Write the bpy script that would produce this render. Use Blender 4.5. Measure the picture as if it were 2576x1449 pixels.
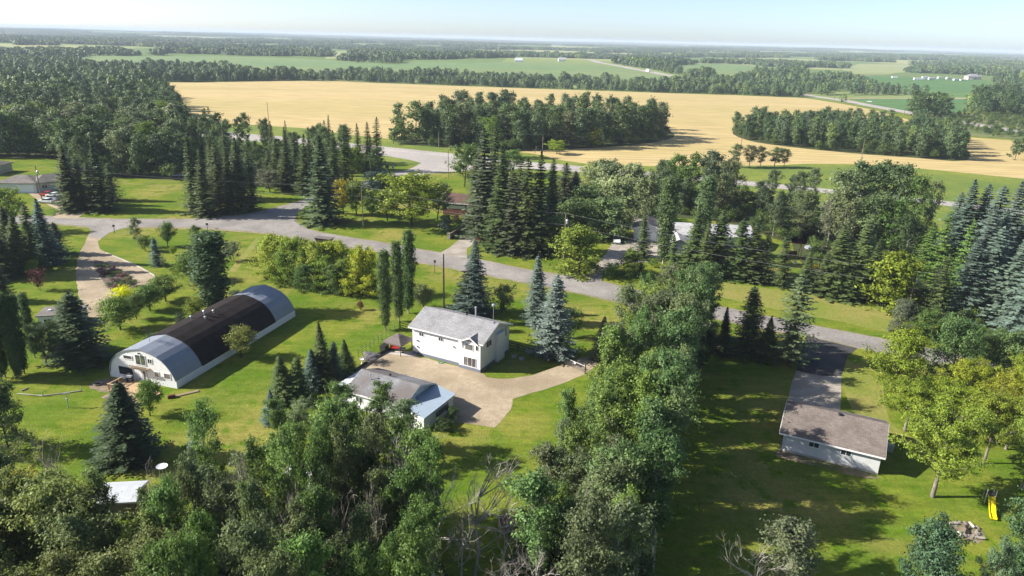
import bpy, math, random
import numpy as np
from mathutils import Vector, Matrix
import mathutils.geometry as mgeo

for o in list(bpy.data.objects): bpy.data.objects.remove(o, do_unlink=True)
SC = bpy.context.scene
COL = SC.collection
R = math.radians
HAZE = 1.0e-4

# ------------------------------------------------------------------ camera, sky, sun, exposure
FPX = 1780.0                      # focal length in units of a 2576-wide frame
ROLL = R(1.47); PITCH = math.atan(.353); CAMZ = 50.0
cam_d = bpy.data.cameras.new("camera"); cam = bpy.data.objects.new("camera", cam_d); COL.objects.link(cam)
cam_d.sensor_width = 36.0; cam_d.lens = 36.0*FPX/2576.0
cam_d.clip_start = .5; cam_d.clip_end = 80000
_F = Vector((0, math.cos(PITCH), -math.sin(PITCH))); _U0 = Vector((0, math.sin(PITCH), math.cos(PITCH))); _R0 = Vector((1, 0, 0))
_Rt = math.cos(ROLL)*_R0+math.sin(ROLL)*_U0; _Up = -math.sin(ROLL)*_R0+math.cos(ROLL)*_U0
_m = Matrix((_Rt, _Up, -_F)).transposed().to_4x4(); _m.translation = (0, 0, CAMZ)
cam.matrix_world = _m
SC.camera = cam

SUN_EL, SUN_AZ = R(31.5), R(181.5)      # direction towards the sun, azimuth measured from +X counter-clockwise
W = bpy.data.worlds.new("World"); SC.world = W; W.use_nodes = True
nt = W.node_tree; nt.nodes.clear()
sky = nt.nodes.new("ShaderNodeTexSky"); sky.sky_type = 'NISHITA'; sky.sun_disc = False
sky.sun_elevation = SUN_EL; sky.sun_rotation = R(90)-SUN_AZ
sky.altitude = 0; sky.air_density = .47; sky.dust_density = .72; sky.ozone_density = 0
bg = nt.nodes.new("ShaderNodeBackground"); bg.inputs[1].default_value = .103
wo = nt.nodes.new("ShaderNodeOutputWorld")
nt.links.new(sky.outputs[0], bg.inputs[0]); nt.links.new(bg.outputs[0], wo.inputs[0])
sun_d = bpy.data.lights.new("sun", 'SUN'); sun_d.energy = 5.0; sun_d.angle = R(.5); sun_d.color = (1, .94, .84)
sun = bpy.data.objects.new("sun", sun_d); COL.objects.link(sun)
_sd = Vector((math.cos(SUN_AZ)*math.cos(SUN_EL), math.sin(SUN_AZ)*math.cos(SUN_EL), math.sin(SUN_EL)))
sun.rotation_euler = _sd.to_track_quat('Z', 'Y').to_euler(); sun.location = (-60, 60, 90)
vs = SC.view_settings; vs.view_transform = 'Standard'; vs.look = 'None'; vs.exposure = 1.08; vs.gamma = 1; vs.use_curve_mapping = False
SC.render.engine = 'CYCLES'; cy = SC.cycles
cy.max_bounces = 5; cy.diffuse_bounces = 1; cy.glossy_bounces = 2; cy.transmission_bounces = 2; cy.transparent_max_bounces = 4; cy.volume_bounces = 0
cy.use_denoising = True; cy.use_adaptive_sampling = True; cy.adaptive_threshold = .02
cy.caustics_reflective = False; cy.caustics_refractive = False

# ------------------------------------------------------------------ terrain
def sstep(a, b, x):
    t = np.clip((x-a)/(b-a), 0, 1); return t*t*(3-2*t)
def terr(x, y):
    d = np.hypot(x, y); s = sstep(450, 1000, d); s2 = sstep(1500, 5000, d)
    z = s*(3.2*np.sin(x/235+1.0)*np.sin(y/255+.6)+4.5*np.sin(x/640+2.1+y/800)*np.cos(y/520+.4))
    z = z+s2*(9*np.sin(x/1500+y/1900+.5)*np.cos(y/1700+1.3)+6*np.sin(x/900-y/1100))-1.5*s
    z = z-6*s*np.exp(-((np.abs(y)-1050)/330.)**2)
    return z
def ray(px, py):
    u = (px-1288)/FPX; v = (724.5-py)/FPX
    return (_F+_Rt*u+_Up*v)
def at(px, py, z=None):
    """ground point seen at a given direction (or the point at height z)"""
    d = ray(px, py)
    if z is not None or py > 300:
        t = ((z or 0)-CAMZ)/d.z; return (d.x*t, d.y*t)
    if d.z > -.002: d.z = -.002
    t = 200.; last = t
    while t < 40000:
        if CAMZ+d.z*t < float(terr(d.x*t, d.y*t)): break
        last = t; t *= 1.006
    a, b = last, t
    for _ in range(20):
        m_ = (a+b)/2
        if CAMZ+d.z*m_ < float(terr(d.x*m_, d.y*m_)): b = m_
        else: a = m_
    return (d.x*b, d.y*b)
def proj(X, Y, Z):
    v = Vector((X, Y, Z-CAMZ)); w = v.dot(_F)
    return 1288+FPX*v.dot(_Rt)/w, 724.5-FPX*v.dot(_Up)/w, w
def height_to(X, Y, topy):
    z0 = float(terr(X, Y)); a, b = 0., 60.
    for _ in range(30):
        m_ = (a+b)/2
        if proj(X, Y, z0+m_)[1] > topy: a = m_
        else: b = m_
    return a
def off(layer, d):
    return .004*layer+np.clip((d-330)/1500., 0, 1.5)*.35*(.4+.1*layer)

# ------------------------------------------------------------------ object helpers
def tag(o, label=None, cat=None, group=None, kind=None):
    if label: o['label'] = label
    if cat: o['category'] = cat
    if group: o['group'] = group
    if kind: o['kind'] = kind
    return o
def link(o, parent=None):
    COL.objects.link(o)
    if parent is not None: o.parent = parent
    return o
def empty(name, loc, rz=0, label=None, cat=None, group=None, parent=None):
    o = bpy.data.objects.new(name, None); o.empty_display_size = .3
    o.location = loc; o.rotation_euler = (0, 0, rz); link(o, parent)
    return tag(o, label, cat, group)
def np_mesh(name, verts, quads=None, tris=None, mats=(), midx=None, smooth=False):
    verts = np.asarray(verts, np.float32)
    me = bpy.data.meshes.new(name)
    q = np.zeros((0, 4), np.int32) if quads is None or len(quads) == 0 else np.asarray(quads, np.int32)
    t = np.zeros((0, 3), np.int32) if tris is None or len(tris) == 0 else np.asarray(tris, np.int32)
    me.vertices.add(len(verts)); me.vertices.foreach_set("co", verts.ravel())
    me.loops.add(q.size+t.size); me.loops.foreach_set("vertex_index", np.concatenate([q.ravel(), t.ravel()]))
    me.polygons.add(len(q)+len(t))
    st = np.concatenate([np.arange(len(q))*4, q.size+np.arange(len(t))*3]).astype(np.int32)
    me.polygons.foreach_set("loop_start", st)
    for m_ in mats: me.materials.append(m_)
    if midx is not None: me.polygons.foreach_set("material_index", np.asarray(midx, np.int32))
    if smooth: me.polygons.foreach_set("use_smooth", np.ones(len(q)+len(t), bool))
    me.update(calc_edges=True); me.validate()
    return me
class MB:
    """collects simple solids into one mesh"""
    def __init__(s): s.v = []; s.f = []
    def add(s, vs, fs):
        n = len(s.v); s.v += [tuple(v) for v in vs]; s.f += [tuple(i+n for i in f) for f in fs]; return s
    def box(s, x0, x1, y0, y1, z0, z1):
        return s.add([(x0, y0, z0), (x1, y0, z0), (x1, y1, z0), (x0, y1, z0), (x0, y0, z1), (x1, y0, z1), (x1, y1, z1), (x0, y1, z1)],
                     [(0, 3, 2, 1), (4, 5, 6, 7), (0, 1, 5, 4), (1, 2, 6, 5), (2, 3, 7, 6), (3, 0, 4, 7)])
    def hexa(s, b, t):           # bottom 4, top 4 (ccw)
        return s.add(list(b)+list(t), [(0, 3, 2, 1), (4, 5, 6, 7), (0, 1, 5, 4), (1, 2, 6, 5), (2, 3, 7, 6), (3, 0, 4, 7)])
    def prism(s, prof, a, b, axis='x'):   # prof: list of (u,z)
        n = len(prof)
        if axis == 'x': vs_ = [(a, u, z) for u, z in prof]+[(b, u, z) for u, z in prof]
        else: vs_ = [(u, a, z) for u, z in prof]+[(u, b, z) for u, z in prof]
        return s.add(vs_, [tuple(range(n))[::-1], tuple(range(n, 2*n))]+[(i, (i+1) % n, n+(i+1) % n, n+i) for i in range(n)])
    def tube(s, pts, rad, n=6, cap=True):
        pts = [Vector(p) for p in pts]; rad = [rad]*len(pts) if isinstance(rad, (int, float)) else rad
        rings = []
        for i, p in enumerate(pts):
            d = (pts[min(i+1, len(pts)-1)]-pts[max(i-1, 0)]).normalized()
            a = d.orthogonal().normalized(); b = d.cross(a)
            rings.append([p+(a*math.cos(k*2*math.pi/n)+b*math.sin(k*2*math.pi/n))*rad[i] for k in range(n)])
        vs_ = [v for r_ in rings for v in r_]; fs = []
        for i in range(len(pts)-1):
            for k in range(n):
                fs.append((i*n+k, i*n+(k+1) % n, (i+1)*n+(k+1) % n, (i+1)*n+k))
        if cap: fs += [tuple(range(n))[::-1], tuple((len(pts)-1)*n+k for k in range(n))]
        return s.add(vs_, fs)
    def lathe(s, prof, cx=0, cy=0, n=16):
        vs_ = [(cx+r_*math.cos(k*2*math.pi/n), cy+r_*math.sin(k*2*math.pi/n), z) for r_, z in prof for k in range(n)]
        fs = [(i*n+k, i*n+(k+1) % n, (i+1)*n+(k+1) % n, (i+1)*n+k) for i in range(len(prof)-1) for k in range(n)]
        fs += [tuple(range(n))[::-1], tuple((len(prof)-1)*n+k for k in range(n))]
        return s.add(vs_, fs)
    def build(s, name, mat, parent=None, loc=None, rz=None, bevel=0, smooth=False, label=None):
        me = bpy.data.meshes.new(name); me.from_pydata(s.v, [], s.f); me.update()
        me.materials.append(mat)
        o = bpy.data.objects.new(name, me); link(o, parent)
        if loc is not None: o.location = loc
        if rz is not None: o.rotation_euler = (0, 0, rz)
        if bevel:
            b = o.modifiers.new("bevel", 'BEVEL'); b.width = bevel; b.segments = 2; b.limit_method = 'ANGLE'
        if smooth:
            for p in me.polygons: p.use_smooth = True
        if label: o['label'] = label
        return o
def copy_tree(o, parent=None):
    c = o.copy(); COL.objects.link(c); c.parent = parent
    for ch in [k for k in bpy.data.objects if k.parent == o]: copy_tree(ch, c)
    return c

# ------------------------------------------------------------------ materials
def new_mat(name):
    m = bpy.data.materials.new(name); m.use_nodes = True
    return m, m.node_tree, m.node_tree.nodes['Principled BSDF']
def lk(t, a, b): t.links.new(a, b)
def setv(node, **kw):
    for k, v in kw.items():
        if k in node.inputs: node.inputs[k].default_value = v
def mat_noise(name, cols, scales=(1.0, .1), rough=.9, bump=0, bscale=None, spec=.2, coord='Object', stretch=None, detail=6, metallic=0):
    """cols = 3 colours mixed by a fine and a broad noise"""
    m, t, p = new_mat(name); N = t.nodes
    tc = N.new('ShaderNodeTexCoord'); src = tc.outputs[coord]
    if stretch:
        mp = N.new('ShaderNodeMapping'); mp.inputs['Scale'].default_value = stretch; lk(t, src, mp.inputs[0]); src = mp.outputs[0]
    a = N.new('ShaderNodeTexNoise'); a.inputs['Scale'].default_value = scales[0]; a.inputs['Detail'].default_value = detail; lk(t, src, a.inputs['Vector'])
    b = N.new('ShaderNodeTexNoise'); b.inputs['Scale'].default_value = scales[1]; b.inputs['Detail'].default_value = 4; lk(t, src, b.inputs['Vector'])
    ra = N.new('ShaderNodeValToRGB'); ra.color_ramp.elements[0].position = .35; ra.color_ramp.elements[1].position = .65
    ra.color_ramp.elements[0].color = (*cols[0], 1); ra.color_ramp.elements[1].color = (*cols[1], 1); lk(t, a.outputs['Fac'], ra.inputs[0])
    rb = N.new('ShaderNodeMapRange'); rb.inputs[1].default_value = .42; rb.inputs[2].default_value = .62; lk(t, b.outputs['Fac'], rb.inputs[0])
    mx = N.new('ShaderNodeMixRGB'); lk(t, rb.outputs[0], mx.inputs[0]); lk(t, ra.outputs[0], mx.inputs[1]); mx.inputs[2].default_value = (*cols[2], 1)
    last = mx.outputs[0]
    # a last, mid-scale value jitter so that no area is flat
    c = N.new('ShaderNodeTexNoise'); c.inputs['Scale'].default_value = scales[0]*4.3; c.inputs['Detail'].default_value = 3; lk(t, src, c.inputs['Vector'])
    mr = N.new('ShaderNodeMapRange'); mr.inputs[1].default_value = .3; mr.inputs[2].default_value = .7; mr.inputs[3].default_value = .82; mr.inputs[4].default_value = 1.18; lk(t, c.outputs['Fac'], mr.inputs[0])
    mm = N.new('ShaderNodeMixRGB'); mm.blend_type = 'MULTIPLY'; mm.inputs[0].default_value = 1; lk(t, last, mm.inputs[1]); lk(t, mr.outputs[0], mm.inputs[2])
    lk(t, mm.outputs[0], p.inputs['Base Color'])
    setv(p, Roughness=rough, Metallic=metallic); p.inputs['Specular IOR Level'].default_value = spec
    if bump:
        bn = N.new('ShaderNodeTexNoise'); bn.inputs['Scale'].default_value = bscale or scales[0]*3; bn.inputs['Detail'].default_value = 4; lk(t, src, bn.inputs['Vector'])
        bp = N.new('ShaderNodeBump'); bp.inputs['Strength'].default_value = bump; bp.inputs['Distance'].default_value = .1; lk(t, bn.outputs['Fac'], bp.inputs['Height']); lk(t, bp.outputs[0], p.inputs['Normal'])
    return m
def mat_plain(name, col, rough=.6, metallic=0, spec=.4, var=.12, scale=3.0):
    k = 1-var
    return mat_noise(name, (tuple(c*k for c in col), col, tuple(c*(1-var*.6) for c in col)), (scale, scale*.2), rough, spec=spec, metallic=metallic)
def mat_lines(name, col, period=.2, axis='Z', dark=.72, rough=.55, width=.12, var=.06):
    """clapboard, plank or corrugation lines along one object axis"""
    m, t, p = new_mat(name); N = t.nodes
    tc = N.new('ShaderNodeTexCoord'); sx = N.new('ShaderNodeSeparateXYZ'); lk(t, tc.outputs['Object'], sx.inputs[0])
    a = N.new('ShaderNodeMath'); a.operation = 'DIVIDE'; a.inputs[1].default_value = period; lk(t, sx.outputs[axis], a.inputs[0])
    b = N.new('ShaderNodeMath'); b.operation = 'FRACT'; lk(t, a.outputs[0], b.inputs[0])
    c = N.new('ShaderNodeMapRange'); c.inputs[1].default_value = 0; c.inputs[2].default_value = width; c.inputs[3].default_value = dark; c.inputs[4].default_value = 1; lk(t, b.outputs[0], c.inputs[0])
    n = N.new('ShaderNodeTexNoise'); n.inputs['Scale'].default_value = 1.3; n.inputs['Detail'].default_value = 5; lk(t, tc.outputs['Object'], n.inputs['Vector'])
    r_ = N.new('ShaderNodeMapRange'); r_.inputs[1].default_value = .3; r_.inputs[2].default_value = .7; r_.inputs[3].default_value = 1-var*2; r_.inputs[4].default_value = 1; lk(t, n.outputs['Fac'], r_.inputs[0])
    mu = N.new('ShaderNodeMath'); mu.operation = 'MULTIPLY'; lk(t, c.outputs[0], mu.inputs[0]); lk(t, r_.outputs[0], mu.inputs[1])
    mx = N.new('ShaderNodeMixRGB'); mx.blend_type = 'MULTIPLY'; mx.inputs[0].default_value = 1; mx.inputs[1].default_value = (*col, 1); lk(t, mu.outputs[0], mx.inputs[2])
    lk(t, mx.outputs[0], p.inputs['Base Color']); setv(p, Roughness=rough)
    bp = N.new('ShaderNodeBump'); bp.inputs['Strength'].default_value = .4; bp.inputs['Distance'].default_value = .02; lk(t, c.outputs[0], bp.inputs['Height']); lk(t, bp.outputs[0], p.inputs['Normal'])
    return m
def mat_shingle(name, col, col2, w=.5, h=.16, stain=None):
    m, t, p = new_mat(name); N = t.nodes
    tc = N.new('ShaderNodeTexCoord')
    b = N.new('ShaderNodeTexBrick'); b.inputs['Scale'].default_value = 1; b.inputs['Brick Width'].default_value = w; b.inputs['Row Height'].default_value = h
    b.inputs['Mortar Size'].default_value = .012; b.inputs['Color1'].default_value = (*col, 1); b.inputs['Color2'].default_value = (*col2, 1); b.inputs['Mortar'].default_value = (*[c*.55 for c in col], 1)
    lk(t, tc.outputs['Object'], b.inputs['Vector'])
    n = N.new('ShaderNodeTexNoise'); n.inputs['Scale'].default_value = .55; n.inputs['Detail'].default_value = 7; lk(t, tc.outputs['Object'], n.inputs['Vector'])
    r_ = N.new('ShaderNodeMapRange'); r_.inputs[1].default_value = .3; r_.inputs[2].default_value = .7; r_.inputs[3].default_value = .8; r_.inputs[4].default_value = 1.15; lk(t, n.outputs['Fac'], r_.inputs[0])
    mx = N.new('ShaderNodeMixRGB'); mx.blend_type = 'MULTIPLY'; mx.inputs[0].default_value = 1; lk(t, b.outputs[0], mx.inputs[1]); lk(t, r_.outputs[0], mx.inputs[2])
    last = mx.outputs[0]
    n2 = N.new('ShaderNodeTexNoise'); n2.inputs['Scale'].default_value = 9; n2.inputs['Detail'].default_value = 2; lk(t, tc.outputs['Object'], n2.inputs['Vector'])
    r2 = N.new('ShaderNodeMapRange'); r2.inputs[1].default_value = .35; r2.inputs[2].default_value = .65; r2.inputs[3].default_value = .75; r2.inputs[4].default_value = 1.2; lk(t, n2.outputs['Fac'], r2.inputs[0])
    m2 = N.new('ShaderNodeMixRGB'); m2.blend_type = 'MULTIPLY'; m2.inputs[0].default_value = 1; lk(t, last, m2.inputs[1]); lk(t, r2.outputs[0], m2.inputs[2]); last = m2.outputs[0]
    if stain:
        n3 = N.new('ShaderNodeTexNoise'); n3.inputs['Scale'].default_value = .25; n3.inputs['Detail'].default_value = 5; lk(t, tc.outputs['Object'], n3.inputs['Vector'])
        r3 = N.new('ShaderNodeMapRange'); r3.inputs[1].default_value = .4; r3.inputs[2].default_value = .6; lk(t, n3.outputs['Fac'], r3.inputs[0])
        m3 = N.new('ShaderNodeMixRGB'); lk(t, r3.outputs[0], m3.inputs[0]); lk(t, last, m3.inputs[1]); m3.inputs[2].default_value = (*stain, 1); last = m3.outputs[0]
    lk(t, last, p.inputs['Base Color']); setv(p, Roughness=.9); p.inputs['Specular IOR Level'].default_value = .15
    bp = N.new('ShaderNodeBump'); bp.inputs['Strength'].default_value = .5; bp.inputs['Distance'].default_value = .03; lk(t, b.outputs['Fac'], bp.inputs['Height']); bp.invert = True; lk(t, bp.outputs[0], p.inputs['Normal'])
    return m
def mat_glass(name, col=(.02, .03, .04)):
    m, t, p = new_mat(name); setv(p, Roughness=.08); p.inputs['Base Color'].default_value = (*col, 1); p.inputs['Specular IOR Level'].default_value = .8
    return m
def mat_leaf(name, far=False, ramp=None, trans=.3, gain=1.4):
    m, t, p = new_mat(name); N = t.nodes
    oi = N.new('ShaderNodeObjectInfo'); ge = N.new('ShaderNodeNewGeometry'); tc = N.new('ShaderNodeTexCoord')
    if ramp:
        rp = N.new('ShaderNodeValToRGB'); el = rp.color_ramp.elements
        while len(el) < len(ramp): el.new(.5)
        for i, c in enumerate(ramp): el[i].position = i/(len(ramp)-1); el[i].color = (*c, 1)
        lk(t, oi.outputs['Random'], rp.inputs[0]); base = rp.outputs[0]
    else: base = oi.outputs['Color']
    n = N.new('ShaderNodeTexNoise'); n.inputs['Scale'].default_value = .45 if not far else .12; n.inputs['Detail'].default_value = 2
    ad = N.new('ShaderNodeVectorMath'); ad.operation = 'ADD'; lk(t, tc.outputs['Object'], ad.inputs[0])
    cm = N.new('ShaderNodeCombineXYZ'); mu = N.new('ShaderNodeMath'); mu.operation = 'MULTIPLY'; mu.inputs[1].default_value = 60; lk(t, oi.outputs['Random'], mu.inputs[0]); lk(t, mu.outputs[0], cm.inputs[0])
    lk(t, cm.outputs[0], ad.inputs[1]); lk(t, ad.outputs[0], n.inputs['Vector'])
    mr = N.new('ShaderNodeMapRange'); mr.inputs[1].default_value = .32; mr.inputs[2].default_value = .68; mr.inputs[3].default_value = .78; mr.inputs[4].default_value = 1.22; lk(t, n.outputs['Fac'], mr.inputs[0])
    m2 = N.new('ShaderNodeMapRange'); m2.inputs[3].default_value = .68; m2.inputs[4].default_value = 1.32; lk(t, ge.outputs['Random Per Island'], m2.inputs[0])
    v0 = N.new('ShaderNodeMath'); v0.operation = 'MULTIPLY'; lk(t, mr.outputs[0], v0.inputs[0]); lk(t, m2.outputs[0], v0.inputs[1])
    v = N.new('ShaderNodeMath'); v.operation = 'MULTIPLY'; v.inputs[1].default_value = gain; lk(t, v0.outputs[0], v.inputs[0])
    hs = N.new('ShaderNodeHueSaturation'); hs.inputs['Saturation'].default_value = 1.06; lk(t, base, hs.inputs['Color']); lk(t, v.outputs[0], hs.inputs['Value'])
    h = N.new('ShaderNodeMapRange'); h.inputs[1].default_value = .3; h.inputs[2].default_value = .7; h.inputs[3].default_value = .507; h.inputs[4].default_value = .487; lk(t, n.outputs['Fac'], h.inputs[0]); lk(t, h.outputs[0], hs.inputs['Hue'])
    lk(t, hs.outputs[0], p.inputs['Base Color']); setv(p, Roughness=.55); p.inputs['Specular IOR Level'].default_value = .22
    tr = N.new('ShaderNodeBsdfTranslucent'); hs2 = N.new('ShaderNodeHueSaturation'); lk(t, hs.outputs[0], hs2.inputs['Color']); hs2.inputs['Value'].default_value = 1.5; hs2.inputs['Hue'].default_value = .485; lk(t, hs2.outputs[0], tr.inputs[0])
    mix = N.new('ShaderNodeMixShader'); mix.inputs[0].default_value = trans; lk(t, p.outputs[0], mix.inputs[1]); lk(t, tr.outputs[0], mix.inputs[2])
    lk(t, mix.outputs[0], N['Material Output'].inputs['Surface'])
    return m

M = {}
M['leaf'] = mat_leaf('leaf_foliage')
M['needle'] = mat_leaf('needle_foliage', trans=.12, gain=1.5)
M['far_leaf'] = mat_leaf('woodland_foliage', far=True, ramp=[(.05, .085, .04), (.06, .098, .042), (.08, .12, .045), (.068, .098, .055), (.11, .155, .045)], trans=.15)
M['under_leaf'] = mat_leaf('undergrowth_foliage', ramp=[(.04, .07, .025), (.06, .09, .03), (.08, .12, .03), (.05, .08, .03)], trans=.25)
M['bark_pale'] = mat_noise('pale_bark', ((.30, .29, .25), (.42, .41, .37), (.12, .11, .09)), (3, 1.2), .9, coord='Object')
M['bark_dark'] = mat_noise('dark_bark', ((.07, .055, .04), (.13, .105, .08), (.05, .04, .03)), (4, 1), .95)
M['bark_grey'] = mat_noise('grey_bark', ((.17, .145, .12), (.27, .235, .20), (.11, .095, .08)), (4, 1), .95)
M['dead_wood'] = mat_noise('dead_wood', ((.40, .37, .32), (.52, .49, .44), (.30, .265, .225)), (2, .6), .9)
M['asphalt'] = mat_noise('asphalt', ((.25, .232, .215), (.30, .28, .26), (.21, .195, .182)), (.5, .11), .95, bump=.15, coord='Object', stretch=(1, 1, 1))
M['dark_asphalt'] = mat_noise('dark_asphalt', ((.06, .058, .06), (.085, .08, .08), (.05, .05, .052)), (2, .3), .9, bump=.2)
M['gravel'] = mat_noise('gravel', ((.34, .275, .19), (.42, .345, .25), (.29, .235, .16)), (1.1, .16), .95, bump=.5, bscale=14)
M['pale_gravel'] = mat_noise('pale_gravel', ((.32, .29, .25), (.42, .38, .33), (.28, .25, .21)), (2.2, .3), .95, bump=.5, bscale=14)
M['shoulder'] = mat_noise('gravel_shoulder', ((.24, .20, .15), (.31, .26, .20), (.19, .18, .09)), (1.6, .3), .95, bump=.4, bscale=12)
M['highway'] = mat_noise('highway_asphalt', ((.36, .33, .31), (.41, .38, .35), (.33, .305, .285)), (.3, .04), .95)
M['verge'] = mat_noise('verge_grass', ((.14, .185, .03), (.20, .225, .034), (.11, .165, .028)), (.16, .035), .95, bump=.6, bscale=1.5, detail=8)
M['stubble'] = mat_noise('ripe_grain', ((.45, .345, .155), (.49, .38, .18), (.42, .335, .14)), (.03, .006), .95, stretch=(.35, 2.2, 1), detail=8)
M['crop'] = mat_noise('green_crop', ((.13, .205, .08), (.15, .225, .085), (.17, .225, .085)), (.02, .004), .95, stretch=(.4, 1.5, 1))
M['dark_crop'] = mat_noise('dark_green_crop', ((.07, .155, .05), (.08, .17, .055), (.10, .18, .05)), (.02, .004), .95, stretch=(.4, 1.5, 1))
M['pale_crop'] = mat_noise('pale_crop', ((.26, .28, .12), (.30, .31, .13), (.22, .27, .11)), (.02, .004), .95, stretch=(.4, 1.5, 1))
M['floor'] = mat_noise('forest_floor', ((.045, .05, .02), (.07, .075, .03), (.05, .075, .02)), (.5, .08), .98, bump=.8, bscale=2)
M['dirt'] = mat_noise('bare_dirt', ((.20, .15, .10), (.28, .22, .16), (.12, .13, .05)), (1.2, .25), .98, bump=.5, bscale=6)
M['mulch'] = mat_noise('mulch', ((.12, .09, .075), (.19, .15, .135), (.09, .075, .06)), (1.6, .5), .98, bump=.6, bscale=8)
M['concrete'] = mat_noise('concrete', ((.42, .40, .36), (.5, .48, .44), (.36, .34, .3)), (2, .4), .9)
M['white'] = mat_plain('white_paint', (.78, .79, .80), .5, var=.05)
M['white_siding'] = mat_lines('white_siding', (.80, .82, .84), .2, 'Z', .82)
M['grey_siding'] = mat_lines('grey_siding', (.62, .63, .64), .2, 'Z', .8)
M['beige_siding'] = mat_lines('beige_siding', (.55, .50, .44), .2, 'Z', .8)
M['foundation'] = mat_plain('grey_blue_foundation', (.17, .19, .24), .8)
M['shingle_grey'] = mat_shingle('grey_shingles', (.33, .33, .34), (.26, .26, .27))
M['shingle_taupe'] = mat_shingle('taupe_shingles', (.225, .19, .17), (.17, .145, .13))
M['shingle_worn'] = mat_shingle('worn_grey_shingles', (.27, .28, .30), (.21, .21, .215), stain=(.15, .135, .13))
M['shingle_brown'] = mat_shingle('brown_shingles', (.17, .105, .085), (.13, .08, .065))
M['shingle_rust'] = mat_shingle('rusty_shingles', (.26, .15, .11), (.2, .11, .08))
M['shingle_white'] = mat_shingle('pale_shingles', (.52, .52, .52), (.44, .44, .45))
M['shingle_dim'] = mat_shingle('dim_shingles', (.24, .22, .20), (.2, .18, .165))
M['tar'] = mat_shingle('dark_brown_roofing', (.026, .020, .020), (.018, .014, .014), w=1.0, h=.9)
M['metal_roof'] = mat_lines('grey_metal_roof', (.27, .30, .35), .45, 'X', .85, rough=.45)
M['metal_roof_y'] = mat_lines('grey_steel_sheet', (.24, .27, .32), .6, 'Y', .86, rough=.5)
M['blue_metal'] = mat_lines('blue_grey_metal_sheet', (.33, .41, .49), .6, 'X', .82, rough=.45)
M['trim'] = mat_plain('white_trim', (.8, .8, .8), .4, var=.03)
M['black_fence'] = mat_plain('black_stain', (.018, .016, .016), .7)
M['pane'] = mat_glass('window_glass')
M['pane_green'] = mat_noise('curtained_glass', ((.10, .12, .08), (.16, .18, .12), (.05, .06, .05)), (1.5, .6), .1, spec=.8)
M['pane_grey'] = mat_noise('grey_glass', ((.11, .11, .115), (.19, .185, .18), (.06, .06, .065)), (2.0, .7), .1, spec=.8)  # mottled grey pane, lighter than the plain window glass
M['wood'] = mat_lines('new_lumber', (.52, .36, .20), .14, 'X', .6)
M['cedar'] = mat_plain('reddish_cedar', (.30, .13, .06), .7)
M['old_wood'] = mat_lines('weathered_wood', (.30, .23, .16), .15, 'X', .6)
M['pole'] = mat_noise('pole_wood', ((.20, .165, .12), (.27, .225, .17), (.15, .12, .09)), (2, .5), .9)
M['galv'] = mat_plain('galvanised_steel', (.55, .57, .6), .35, metallic=.6)
M['dark_metal'] = mat_plain('dark_metal', (.035, .032, .032), .5)
M['black'] = mat_plain('black_rubber', (.02, .02, .02), .7)
M['gazebo'] = mat_plain('brown_grey_canvas', (.15, .125, .12), .85, var=.1)
M['red'] = mat_plain('red_paint', (.42, .035, .03), .4)
M['yellow'] = mat_plain('yellow_plastic', (.82, .66, .01), .35, var=.04)
M['car_red'] = mat_plain('red_car_paint', (.45, .03, .025), .25, spec=.6, var=.03)
M['car_white'] = mat_plain('white_car_paint', (.75, .76, .78), .25, spec=.6, var=.03)
M['car_silver'] = mat_plain('silver_car_paint', (.42, .47, .54), .25, spec=.6, var=.03)
M['brick'] = mat_noise('brown_brick', ((.14, .06, .045), (.18, .08, .06), (.11, .05, .04)), (5, 1), .9)
M['rock'] = mat_noise('grey_rock', ((.22, .195, .17), (.30, .27, .245), (.15, .13, .115)), (2, .6), .95, bump=.6)
M['white_metal'] = mat_lines('white_metal_sheet', (.55, .58, .62), .4, 'X', .85, rough=.4)
M['wire'] = mat_plain('wire', (.30, .30, .30), .5)
M['hose'] = mat_plain('green_hose', (.05, .28, .14), .5)

def add_rows(m, period, angle, lo):
    """seed rows and wheel tracks running across a field"""
    t = m.node_tree; N = t.nodes; p = N['Principled BSDF']; src = p.inputs['Base Color'].links[0].from_socket
    g = N.new('ShaderNodeNewGeometry'); mp = N.new('ShaderNodeMapping'); mp.inputs['Rotation'].default_value = (0, 0, angle); lk(t, g.outputs['Position'], mp.inputs[0])
    w = N.new('ShaderNodeTexWave'); w.inputs['Scale'].default_value = 1/period*.314*2; w.inputs['Distortion'].default_value = 1.5; w.inputs['Detail'].default_value = 2; w.inputs['Detail Scale'].default_value = .15; lk(t, mp.outputs[0], w.inputs['Vector'])
    r_ = N.new('ShaderNodeMapRange'); r_.inputs[1].default_value = 0; r_.inputs[2].default_value = .25; r_.inputs[3].default_value = lo; r_.inputs[4].default_value = 1; lk(t, w.outputs['Fac'], r_.inputs[0])
    x = N.new('ShaderNodeMixRGB'); x.blend_type = 'MULTIPLY'; x.inputs[0].default_value = 1; lk(t, src, x.inputs[1]); lk(t, r_.outputs[0], x.inputs[2]); lk(t, x.outputs[0], p.inputs['Base Color'])
add_rows(M['stubble'], 14, R(96), .90); add_rows(M['crop'], 18, R(80), .92); add_rows(M['dark_crop'], 14, R(100), .92)
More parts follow.
